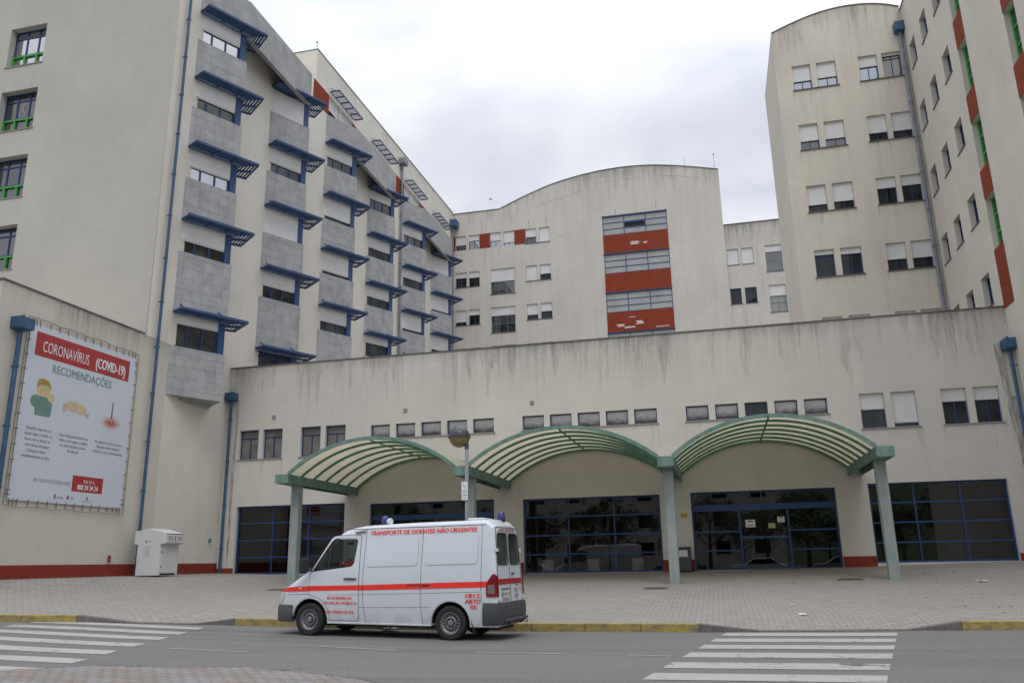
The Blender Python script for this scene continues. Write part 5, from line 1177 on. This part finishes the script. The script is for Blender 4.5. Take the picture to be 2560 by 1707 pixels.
van_text('1812', 3.635, 3.94, .832, .912, .022); van_text('ABTD', 3.62, 3.955, .722, .802, .022); van_text('05', 3.735, 3.87, .612, .692, .022)
# door furniture
mb = MB(); yy = side_y(.95, 1.18) - .006; mb.box(.82, 1.12, yy - .035, yy - .012, 1.160, 1.195); mb.box(.84, .87, yy - .02, yy, 1.165, 1.19); mb.box(1.07, 1.1, yy - .02, yy, 1.165, 1.19); mb.build('door_handle', M['bumper'], fd, bevel=.008)
mb = MB(); yy = side_y(1.2, 2.14); mb.tube([(1.02, yy - .03, 2.135), (1.26, yy - .03, 2.17)], .022, 8); mb.build('marker_lamp', M['steel'], van, smooth=True)
# glass
def flat(name, mat, mapf, poly_, c, parent=None, th=.004):
    mb = MB(mapf); mb.prism(poly_, c, c + th); return mb.build(name, mat, parent or van)
for far in (False, True):
    o = wrap_side('side_window', M['van_glass'], [WIN], -.018, far=far)
    mb = MB(); ys = (lambda x, z: (WID - side_y(x, z) - .012) if far else side_y(x, z) + .012)
    L = WIN + [WIN[0]]; mb.tube([(a, ys(a, b), b) for a, b in L], .012, 5, cap=False); mb.build('window_seal', M['black'], o)
    mb = MB(); mb.bar((.415, ys(.41, 1.38), 1.37), (.47, ys(.47, 1.98), 1.97), (.016, 0, 0), (0, .012, 0)); mb.build('quarterlight_bar', M['black'], o)
mb = MB(lambda a, b, c: Vector((.02 + (b - 1.40) * .82 + .03 + c, YC + a, b))); mb.prism(rounded([(-.71, 1.40), (.71, 1.40), (.62, 2.13), (-.62, 2.13)], .08), .0, .004); mb.build('windscreen', M['van_glass'], van)
for r_ in RW_:
    mb = MB(lambda a, b, c: Vector((4.345 - .075 * (b - .35) + c, YC + a, b))); q = [(a, b) for a, b in r_]; mb.prism(q, -.035, -.030); rwn = mb.build('rear_window', glass_dark('rear_glass', (.05, .055, .05), .02), van)
    mb = MB(lambda a, b, c: Vector((4.345 - .075 * (b - .35) + c, YC + a, b))); mb.tube([(a, b, -.012) for a, b in q + [q[0]]], .013, 5, cap=False); mb.build('window_seal', M['black'], rwn)
# rear: doors seam, stripe, writing, plate, hinges, handle, lamps, bumper, step
REAR = lambda a, b, c: Vector((4.335 - .075 * (b - .35) + c, YC + a, b))
mb = MB(REAR)
for a in (-.0, ): mb.box(a - .006, a + .006, .60, 2.22, 0, .004)
for a in (-.735, .735): mb.bar((a, .62, .002), (a * .93, 2.22, .002), (.005, 0, 0), (0, 0, .003))
mb.box(-.70, .70, 2.215, 2.225, 0, .004); mb.build('rear_door_seam', M['seam'], van)
mb = MB(REAR); mb.box(-.735, .735, 1.085, 1.19, .003, .006); mb.build('red_stripe', M['van_red2'], van)
mb = MB(REAR); add_text(mb, 'AMBULANCIA', -.50, .44, 2.125, 2.20, .006, .01); add_text(mb, 'BOMBEIROS', -.52, -.10, .755, .80, .006, .01); add_text(mb, 'SALVAÇÃO PÚBLICA', -.60, -.04, .665, .71, .006, .01)
add_text(mb, '1812', .24, .44, .92, 1.0, .006, .01); add_text(mb, 'ABTD', .24, .45, .80, .88, .006, .01); add_text(mb, '05', .30, .40, .69, .76, .006, .01); add_text(mb, 'O', .56, .62, .93, 1.0, .006, .02); mb.build('lettering', M['van_red2'], van)
mb = MB(REAR); mb.box(-.56, -.08, .835, .945, .004, .012); pl = mb.build('number_plate', M['paper'], van)
mb = MB(REAR); mb.box(-.56, -.515, .837, .943, .0125, .0135); mb.build('plate_band', M['blue'], pl)
mb = MB(REAR); mb.box(-.125, -.08, .837, .943, .0125, .0135); mb.build('plate_band', M['yellow_sign'], pl)
mb = MB(REAR); add_text(mb, '02-BM-73', -.505, -.135, .858, .925, .0135, .02); mb.build('plate_text', M['black'], pl)
mb = MB(REAR); mb.box(-.55, -.1, .985, 1.005, .003, .02); mb.box(.1, .25, 1.275, 1.30, .01, .04); mb.box(.13, .19, 1.27, 1.31, 0, .015); mb.box(.33, .52, 1.05, 1.065, .003, .006); mb.build('rear_handle', M['bumper'], van)
mb = MB(REAR)
for a in (-.755, .72):
    for z in (1.76, .80): mb.box(a - .03, a + .12 if a < 0 else a + .05, z - .035, z + .035, .002, .03)
mb.build('hinge', M['van_paint'], van, bevel=.006)
lampo = [(3.975, 1.035), (4.02, .85), (4.30, .845), (4.30, 1.27), (4.18, 1.26), (4.10, 1.19)]
def taillamp(far):
    lo = rounded([(4.10, .85), (4.34, .85), (4.34, 1.27), (4.27, 1.27), (4.15, 1.14), (4.10, 1.02)], .03)
    o = wrap_side('tail_lamp', M['lens_red'], [lo], .022, far=far, thick=.02)
    wrap_side('clear_section', M['lens_smoke'], [rounded([(4.135, .91), (4.30, .91), (4.30, 1.09), (4.15, 1.08)], .02)], .0245, far=far, parent=o)
    if not far: mb = MB(REAR); mb.box(-.80, -.745, .85, 1.265, -.02, .012); mb.build('lamp_return', M['lens_red'], o, bevel=.006)
taillamp(False); taillamp(True)
def swept(mb, prof, path):                                # prof (n,z) outward offset; path points with outward normals
    rings = []
    for (x, y), (nx, ny) in path: rings.append([mb.p(x + nx * n_, y + ny * n_, z) for n_, z in prof])
    for a, b in zip(rings, rings[1:]):
        for k in range(len(a)): mb.f.append([a[k], a[(k + 1) % len(a)], b[(k + 1) % len(a)], b[k]])
    mb.f.append(rings[0][::-1]); mb.f.append(rings[-1])
def fpath(x_end, top=False):
    out = []
    for x in frange(x_end, -.78, 8): y = side_y(x, .5); out.append(((x, y), (-.25 if x < -.5 else -.05, -1)))
    for x, w in ((-.86, .69), (-.895, .60)): out.append(((x, YC - w), (-.8, -.6)))
    for a in (.4, .2, 0): out.append(((-.91, YC - a), (-1, 0)))
    return out + [((x, WID - y), (nx, -ny)) for (x, y), (nx, ny) in reversed(out[:-1])]
mb = MB(); swept(mb, [(-.06, .30), (.005, .27), (.025, .34), (.03, .58), (.01, .625), (-.06, .625)], fpath(-.43)); mb.build('front_bumper', M['bumper'], van, smooth=True, angle=50)
mb = MB(); rp = []
for x in frange(4.0, 4.28, 6): rp.append(((x, side_y(x, .5)), (.0 if x < 4.2 else .4, -1)))
rp += [((4.345, YC - .70), (.8, -.5)), ((4.355, YC - .5), (1, 0)), ((4.355, YC), (1, 0))]; rp = rp + [((x, WID - y), (nx, -ny)) for (x, y), (nx, ny) in reversed(rp[:-1])]
swept(mb, [(-.05, .33), (.02, .31), (.045, .36), (.05, .60), (.03, .735), (-.05, .735)], rp); mb.build('rear_bumper', M['bumper'], van, smooth=True, angle=50)
mb = MB(); mb.box(4.36, 4.47, YC - .66, YC + .62, .375, .425); mb.box(4.30, 4.42, YC - .4, YC - .34, .30, .38); mb.box(4.30, 4.42, YC + .34, YC + .40, .30, .38); mb.build('rear_step', M['bumper'], van, bevel=.012)
mb = MB(); mb.tube([(4.45, YC + .45, .38), (4.50, YC + .45, .36), (4.51, YC + .45, .32), (4.48, YC + .45, .30), (4.45, YC + .45, .33)], .012, 6); mb.build('tow_eye', M['black'], van)
# grille, head lamps
for far in (False, True):
    lo = rounded([(-.865, .64), (-.86, .84), (-.80, .885), (-.66, .875), (-.72, .76), (-.80, .66)], .03)
    wrap_side('head_lamp', M['lens_clear'], [lo], .010, far=far, thick=.012)
mb = MB(lambda a, b, c: Vector((-.905 + c, YC + a, b)))
mb.box(-.42, .42, .66, .84, -.02, .0); mb.build('grille', M['bumper'], van)
# mirrors
for far in (False, True):
    sg = 1 if far else -1; y0 = WID - side_y(.03, 1.4) if far else side_y(.03, 1.4)
    mb = MB(); mb.bar((.0, y0, 1.36), (-.06, y0 + sg * .12, 1.36), (.03, 0, 0), (0, 0, .04)); mb.build('mirror_arm', M['bumper'], van)
    mb = MB(); mb.box(-.17, -.02, min(y0 + sg * .06, y0 + sg * .26), max(y0 + sg * .06, y0 + sg * .26), 1.31, 1.60); mi = mb.build('wing_mirror', M['black'], van, bevel=.03)
mb = MB(); mb.box(-.02, .05, side_y(0, 1.4) - .01, side_y(0, 1.4) + .0, 1.30, 1.45)
# roof: beacons, hatch, aerials
for x, y, h, nm in ((1.43, YC - .25, .135, 'beacon'), (4.02, YC + .15, .135, 'beacon')):
    z = Hx(x) + .03; mb = MB(); mb.lathe([(.0, .03), (.085, .03), (.082, .10), (.065, .03 + h), (.04, .05 + h), (0, .055 + h)], (x, y, z), (0, 0, 1), 20); b_ = mb.build(nm, M['beacon'], van, smooth=True)
    mb = MB(); mb.lathe([(.0, -.03), (.09, -.03), (.09, .03), (0, .03)], (x, y, z), (0, 0, 1), 20); mb.build('beacon_base', M['black'], b_)
mb = MB(); mb.lathe([(0, 0), (.05, .0), (.065, .03), (.07, .09), (.06, .10), (0, .085)], (1.50, YC - .25, Hx(1.5) + .09), (1, -.25, .05), 18); mb.build('siren_horn', M['paper'], van, smooth=True)
mb = MB(); mb.box(3.42, 3.80, YC - .30, YC + .30, Hx(3.6) + .02, Hx(3.6) + .075); mb.build('roof_hatch', M['van_paint'], van, bevel=.025)
for p0, p1 in (((1.08, YC - .1, 2.28), (1.25, YC - .1, 2.66)), ((2.60, YC - .1, 2.35), (2.61, YC - .1, 2.56))):
    mb = MB(); mb.tube([p0, p1], [.008, .004], 6); mb.sphere(p0, .022, 10, 6); mb.build('aerial', M['black'], van)
# wheels
def make_wheel(x, far):
    y = WID - .02 if far else .02; d = 1 if far else -1
    w = MB(); w.lathe([(.20, -.20), (.27, -.215), (.315, -.20), (.335, -.165), (.338, -.05), (.330, -.015), (.30, .005), (.25, .008), (.215, -.005), (.205, -.03), (.20, -.20)], (x, y, WZ + .01), (0, d, 0), 48); t = w.build('wheel', M['tyre'], van, smooth=True, angle=30)
    w = MB(); c = (x, y, WZ + .01)
    w.lathe([(.212, -.03), (.214, -.004), (.200, -.006), (.195, -.045), (.178, -.058), (.172, -.062)], c, (0, d, 0), 40); w.lathe([(.128, -.055), (.122, -.030), (.105, -.022), (.095, -.045), (.085, -.055), (.06, -.055), (.055, -.02), (.035, -.012), (0, -.012)], c, (0, d, 0), 40)
    n = 16                                               # disc between the vent holes
    for k in range(n):
        a0, a1 = 2 * PI * (k - .27) / n, 2 * PI * (k + .27) / n
        q = [(x + r * math.cos(a), y - d * .058, WZ + .01 + r * math.sin(a)) for r, a in ((.126, a0), (.176, a0), (.176, a1), (.126, a1))]; w.face(q)
    w.build('rim', M['rim'], t, smooth=True, angle=35)
    w = MB(); w.lathe([(.20, -.09), (0, -.09)], c, (0, d, 0), 24)
    for k in range(6):
        a = 2 * PI * k / 6; w.lathe([(0, -.03), (.012, -.03), (.012, -.055)], (x + .075 * math.cos(a), y, WZ + .01 + .075 * math.sin(a)), (0, d, 0), 8)
    w.build('wheel_nut', M['black'], t)
for x in (FWX, RWX):
    for far in (False, True): make_wheel(x, far)
# arches lips, housings, underbody, mud flaps
for cx, rr in ((FWX, .435), (RWX, .425)):
    for far in (False, True):
        mb = MB(); prev = None
        for a in frange(0.02, PI - .02, 28):
            x, z = cx + rr * math.cos(a), WZ + rr * math.sin(a); y = side_y(x, max(z, .3)); y = WID - y if far else y; s_ = 1 if far else -1
            r = [mb.p(x, y + s_ * .004, z), mb.p(cx + (rr + .035) * math.cos(a), y + s_ * .012, WZ + (rr + .035) * math.sin(a)), mb.p(cx + (rr + .04) * math.cos(a), y - s_ * .004, WZ + (rr + .04) * math.sin(a))]
            if prev: mb.f.append([prev[0], r[0], r[1], prev[1]]); mb.f.append([prev[1], r[1], r[2], prev[2]])
            prev = r
        mb.build('arch_lip', M['van_paint'], van, smooth=True)
        mb = MB(); prev = None; y0, y1 = (.05, .36) if not far else (WID - .36, WID - .05)
        for a in frange(-.1, PI + .1, 20):
            x, z = cx + (rr + .002) * math.cos(a), WZ + (rr + .002) * math.sin(a); r = [mb.p(x, y0, z), mb.p(x, y1, z)]
            if prev: mb.f.append([prev[0], r[0], r[1], prev[1]])
            prev = r
        mb.face([(cx - rr, y1 if not far else y0, .2), (cx + rr, y1 if not far else y0, .2), (cx + rr, y1 if not far else y0, .78), (cx - rr, y1 if not far else y0, .78)]); mb.build('wheel_housing', M['black'], van, recalc=False)
    mb = MB(); mb.tube([(cx, .15, WZ), (cx, WID - .15, WZ)], .05, 10); mb.build('axle', M['black'], van)
mb = MB(); mb.box(-.5, 4.2, .42, WID - .42, .20, .34); mb.box(.6, 2.7, .12, WID - .12, .22, .30); mb.build('underbody', M['black'], van)
mb = MB(); mb.box(.44, 2.85, .035, .06, .262, .30); mb.build('sill_panel', M['van_paint'], van, bevel=.008)
for y in (.03, WID - .27): 
    mb = MB(); mb.bar((3.72, y + .12, .52), (3.80, y + .12, .14), (0, .12, 0), (.007, 0, 0)); mb.build('mud_flap', M['black'], van)
# cab interior
mb = MB(); mb.box(-.25, .28, .15, WID - .15, 1.05, 1.34); mb.box(1.30, 1.33, .1, WID - .1, .4, 2.15); mb.box(-.3, 1.3, .1, WID - .1, .42, .46); mb.build('dashboard', M['cab'], van, bevel=.02)
for y in (.20, WID - .68):
    mb = MB(); mb.box(.68, 1.18, y, y + .48, .80, .96); mb.bar((1.12, y + .24, .92), (1.24, y + .24, 1.58), (.06, 0, 0), (0, .23, 0)); mb.box(1.16, 1.26, y + .12, y + .36, 1.60, 1.80); mb.build('seat', M['seat_cloth'], van, bevel=.04)
SWc = Vector((.42, .44, 1.42)); sa = Vector((-.55, 0, .83)).normalized(); s1 = Vector((0, 1, 0)); s2 = sa.cross(s1)
mb = MB(); mb.tube([tuple(SWc + (s1 * math.cos(2 * PI * k / 24) + s2 * math.sin(2 * PI * k / 24)) * .20) for k in range(25)], .015, 8, cap=False)
for a in (0.2, PI - .2, PI * 1.5): mb.tube([tuple(SWc), tuple(SWc + (s1 * math.cos(a) + s2 * math.sin(a)) * .2)], .012, 6)
mb.tube([tuple(SWc), tuple(SWc - sa * .3)], .03, 8); mb.sphere(tuple(SWc), .05, 12, 8); mb.build('steering_wheel', M['black'], van, smooth=True)
mb = MB(); mb.box(.60, .64, YC - .14 - .30, YC + .10 - .30, 1.88, 1.95); mb.tube([(.64, YC - .3, 1.94), (.72, YC - .3, 2.1)], .012, 6); mb.build('rear_view_mirror', M['black'], van, bevel=.01)

# ---------------------------------------------------------------- driver (sits at the wheel, leaning back behind the door pillar)
def skin_mesh(name, verts, edges, mat, parent, sub=2, root=0):
    me = bpy.data.meshes.new(name); me.from_pydata([v[:3] for v in verts], edges, []); o = bpy.data.objects.new(name, me); COL.objects.link(o)
    m_ = o.modifiers.new('s', 'SKIN'); me.update()
    if not me.skin_vertices: bpy.context.view_layer.update()
    for k, v in enumerate(verts): me.skin_vertices[0].data[k].radius = (v[3], v[4] if len(v) > 4 else v[3])
    me.skin_vertices[0].data[root].use_root = True
    s_ = o.modifiers.new('u', 'SUBSURF'); s_.levels = sub; s_.render_levels = sub
    bpy.context.view_layer.update(); m3 = bpy.data.meshes.new_from_object(o.evaluated_get(bpy.context.evaluated_depsgraph_get())); o.modifiers.clear(); o.data = m3
    m3.materials.clear(); m3.materials.append(mat); m3.polygons.foreach_set('use_smooth', [True] * len(m3.polygons)); o.parent = parent; o.matrix_parent_inverse = Matrix.Identity(4); return o
drv = empty('person', (0, 0, 0), 'driver in a red jacket sitting at the wheel of the ambulance van', 'person')
drv.matrix_world = van.matrix_world
M['skin_tone'] = plain('skin_tone', (.42, .24, .17), .6); M['jacket'] = plain('red_jacket', (.55, .02, .02), .8, var=.15); M['hair'] = plain('hair', (.03, .022, .018), .8)
yd = .44
V = [(.98, yd, 1.02, .13, .15), (1.02, yd, 1.20, .12, .15), (1.06, yd, 1.38, .13, .17), (1.07, yd, 1.53, .10, .15), (1.09, yd, 1.62, .055), (1.10, yd, 1.73, .085, .075), (1.10, yd, 1.83, .095, .08), (1.10, yd, 1.90, .07),
     (1.03, yd - .19, 1.56, .07), (.80, yd - .23, 1.42, .055), (.64, yd - .17, 1.49, .038), (.57, yd - .15, 1.50, .028),
     (1.03, yd + .19, 1.56, .07), (.80, yd + .23, 1.42, .055), (.64, yd + .17, 1.49, .038), (.57, yd + .15, 1.50, .028),
     (.92, yd - .09, 1.0, .09), (.50, yd - .12, 1.04, .07), (.38, yd - .12, .60, .05), (.92, yd + .09, 1.0, .09), (.50, yd + .12, 1.04, .07), (.38, yd + .12, .60, .05), (1.0, yd, 1.75, .02)]
E_ = [(0, 1), (1, 2), (2, 3), (3, 4), (4, 5), (5, 6), (6, 7), (3, 8), (8, 9), (9, 10), (10, 11), (3, 12), (12, 13), (13, 14), (14, 15), (0, 16), (16, 17), (17, 18), (0, 19), (19, 20), (20, 21), (5, 22)]
skin_mesh('body', V, E_, M['skin_tone'], drv)
Vj = [(*V[k][:3], V[k][3] + .014, (V[k][4] if len(V[k]) > 4 else V[k][3]) + .014) for k in (0, 1, 2, 3, 8, 9, 10, 12, 13, 14)] 
skin_mesh('jacket', Vj, [(0, 1), (1, 2), (2, 3), (3, 4), (4, 5), (5, 6), (3, 7), (7, 8), (8, 9)], M['jacket'], drv)
mb = MB(); mb.sphere((1.11, yd, 1.86), .105, 16, 10, -.1, PI / 2, (1, .85, .9)); mb.build('hair', M['hair'], drv, smooth=True)
for sg in (-1, 1):                                       # fingers closed on the rim of the wheel
    for k in range(4):
        bx, by, bz = .555 - .0 * k, yd + sg * (.15) , 1.52 - .022 * k
        skin_mesh('finger', [(bx + .01, by, bz, .010), (bx - .035, by - sg * .012, bz + .012, .009), (bx - .055, by - sg * .03, bz - .008, .008), (bx - .035, by - sg * .042, bz - .022, .007)], [(0, 1), (1, 2), (2, 3)], M['skin_tone'], drv, 1)
    skin_mesh('thumb', [(.58, yd + sg * .15, 1.48, .012), (.55, yd + sg * .12, 1.485, .010), (.525, yd + sg * .105, 1.50, .009)], [(0, 1), (1, 2)], M['skin_tone'], drv, 1)

# ================================================================ what stands behind the viewer (seen mirrored in the glass), plus an added hillside
def make_tree(name, x, y, h, label):
    t = empty(name, (x, y, 0), label, 'tree', 'trees behind the viewer')
    mb = MB(); lean_ = random.uniform(-.3, .3); top = h * .62
    mb.tube([(0, 0, -.1), (lean_ * .3, .1, top * .4), (lean_, 0, top)], [.22, .16, .07], 9)
    tips = []
    for k in range(9):
        z = top * random.uniform(.35, .98); a = random.random() * 2 * PI; L = random.uniform(1.0, 2.3); q = (lean_ * z / top + math.cos(a) * L, math.sin(a) * L, z + L * .7); mb.tube([(lean_ * z / top, 0, z), q], [.07, .02], 5); tips.append(q)
    mb.build('trunk', M['bark'], t)
    mb = MB()
    for k in range(34):
        q = random.choice(tips + [(lean_, 0, top + 1)]); c = Vector(q) + Vector((random.gauss(0, .8), random.gauss(0, .8), random.gauss(.2, .7))); r = random.uniform(.45, .95)
        for j in range(75):
            d = Vector((random.gauss(0, 1), random.gauss(0, 1), random.gauss(0, 1))).normalized() * r * random.random() ** .4; p = c + d; s_ = random.uniform(.07, .15)
            u = Vector((random.gauss(0, 1), random.gauss(0, 1), random.gauss(0, 1))).normalized(); v = u.orthogonal().normalized(); mb.face([tuple(p - u * s_), tuple(p + v * s_ * .6), tuple(p + u * s_), tuple(p - v * s_ * .6)])
    mb.build('crown', M['leaf'], t, recalc=False); return t
kinds = [make_tree('roadside_tree', -30, -14, 8.2, 'bushy dark green roadside tree mirrored in the left lobby glass'), make_tree('roadside_tree', -17, -16, 7.2, 'rounder green roadside tree mirrored in the middle lobby glass')]
for k, (x, y) in enumerate(((-24, -19), (-10, -15), (-4.5, -18), (2, -14), (8, -17), (14, -13), (20, -16), (-36, -20), (27, -20), (-20.5, -24), (-1, -24), (11, -25), (-13, -25), (5, -30), (18, -26))):
    src = kinds[k % 2]; c = src.copy(); COL.objects.link(c); c.location = (x, y, 0); c.rotation_euler = (0, 0, k * 1.3); sc_ = 1 + .12 * math.sin(k * 2.1); c.scale = (sc_, sc_, sc_); c['label'] = 'green roadside tree number %d along the car park behind the viewer' % (k + 3); c['label'] = ['tall', 'short', 'broad', 'thin', 'dense', 'sparse', 'leaning'][k % 7] + ' roadside tree in the ' + ['first', 'second', 'third'][k // 7] + ' row behind the viewer'
    for ch in src.children: d = ch.copy(); COL.objects.link(d); d.parent = c; d.matrix_parent_inverse = Matrix.Identity(4)
fl = empty('apartment_block', (-16, -48, 0), 'pale apartment block across the road mirrored faintly in the lobby glass', 'building')
mb = MB(); mb.box(-24, 24, -6, 6, 0, 15); mb.build('wall', M['stucco_link'], fl)
mb = MB(); mb.box(-24.5, 24.5, -6.5, 6.5, 15, 15.6); mb.build('roof', M['brick'], fl)
for i in range(10):
    for j in range(4): mb = MB(); mb.box(-22 + i * 4.7, -20.2 + i * 4.7, 6.0, 6.04, 2 + j * 3.4, 3.6 + j * 3.4); mb.build('window', M['pane'], fl)
def make_car(x, y, a, mat, label):
    c = empty('parked_car', (x, y, 0), label, 'car', 'cars parked behind the viewer'); c.rotation_euler = (0, 0, a)
    T = lambda p, q, r: Vector((p, r, q))
    mb = MB(T); mb.prism([(-2.1, .32), (-2.12, .75), (-1.95, .95), (-1.1, 1.0), (-.45, 1.42), (.9, 1.45), (1.6, 1.02), (2.05, .92), (2.12, .55), (2.08, .3)], -.85, .85); mb.build('body', mat, c, bevel=.09)
    mb = MB(T); mb.prism([(-1.0, 1.0), (-.42, 1.37), (.85, 1.40), (1.45, 1.02)], -.865, .865); mb.build('side_window', M['pane'], c)
    for wx in (-1.3, 1.3):
        for wy in (-.8, .8): mb = MB(); mb.lathe([(0, -.1), (.2, -.1), (.32, -.08), (.32, .08), (.2, .1), (0, .1)], (wx, wy, .32), (0, 1, 0), 20); mb.build('wheel', M['tyre'], c, smooth=True)
for k, (x, y) in enumerate(((-22, -4), (-16, -4.4), (-9.5, -4.2), (-3.2, -4.3), (3.0, -4.1), (9.2, -4.4))):
    make_car(x, y, .05 * (k % 3 - 1), [M['van_paint'], M['steel'], M['white'], M['bin'], M['van_paint'], M['steel']][k], ['white hatchback parked furthest left behind the viewer', 'silver hatchback parked second in the row behind the viewer', 'off white hatchback in the middle of the row behind the viewer', 'dark grey hatchback parked behind the viewer', 'white hatchback right of the dark grey car behind the viewer', 'silver hatchback parked furthest right behind the viewer'][k])

mb = MB(); n = 48; prev = None  # unseen hillside added to darken what the lobby glass mirrors
for i in range(n + 1):
    x = -260 + 520 * i / n; h = 26 + 7 * math.sin(i * .5) + 3 * math.sin(i * 1.7); r = [mb.p(x, -95 + 6 * math.sin(i * .9), -.2), mb.p(x, -120, h * .6), mb.p(x, -165, h), mb.p(x, -230, h * .8)]
    if prev:
        for k in range(3): mb.f.append([prev[k], r[k], r[k + 1], prev[k + 1]])
    prev = r
o = mb.build('hill', M['leaf'], smooth=True); o['kind'] = 'structure'
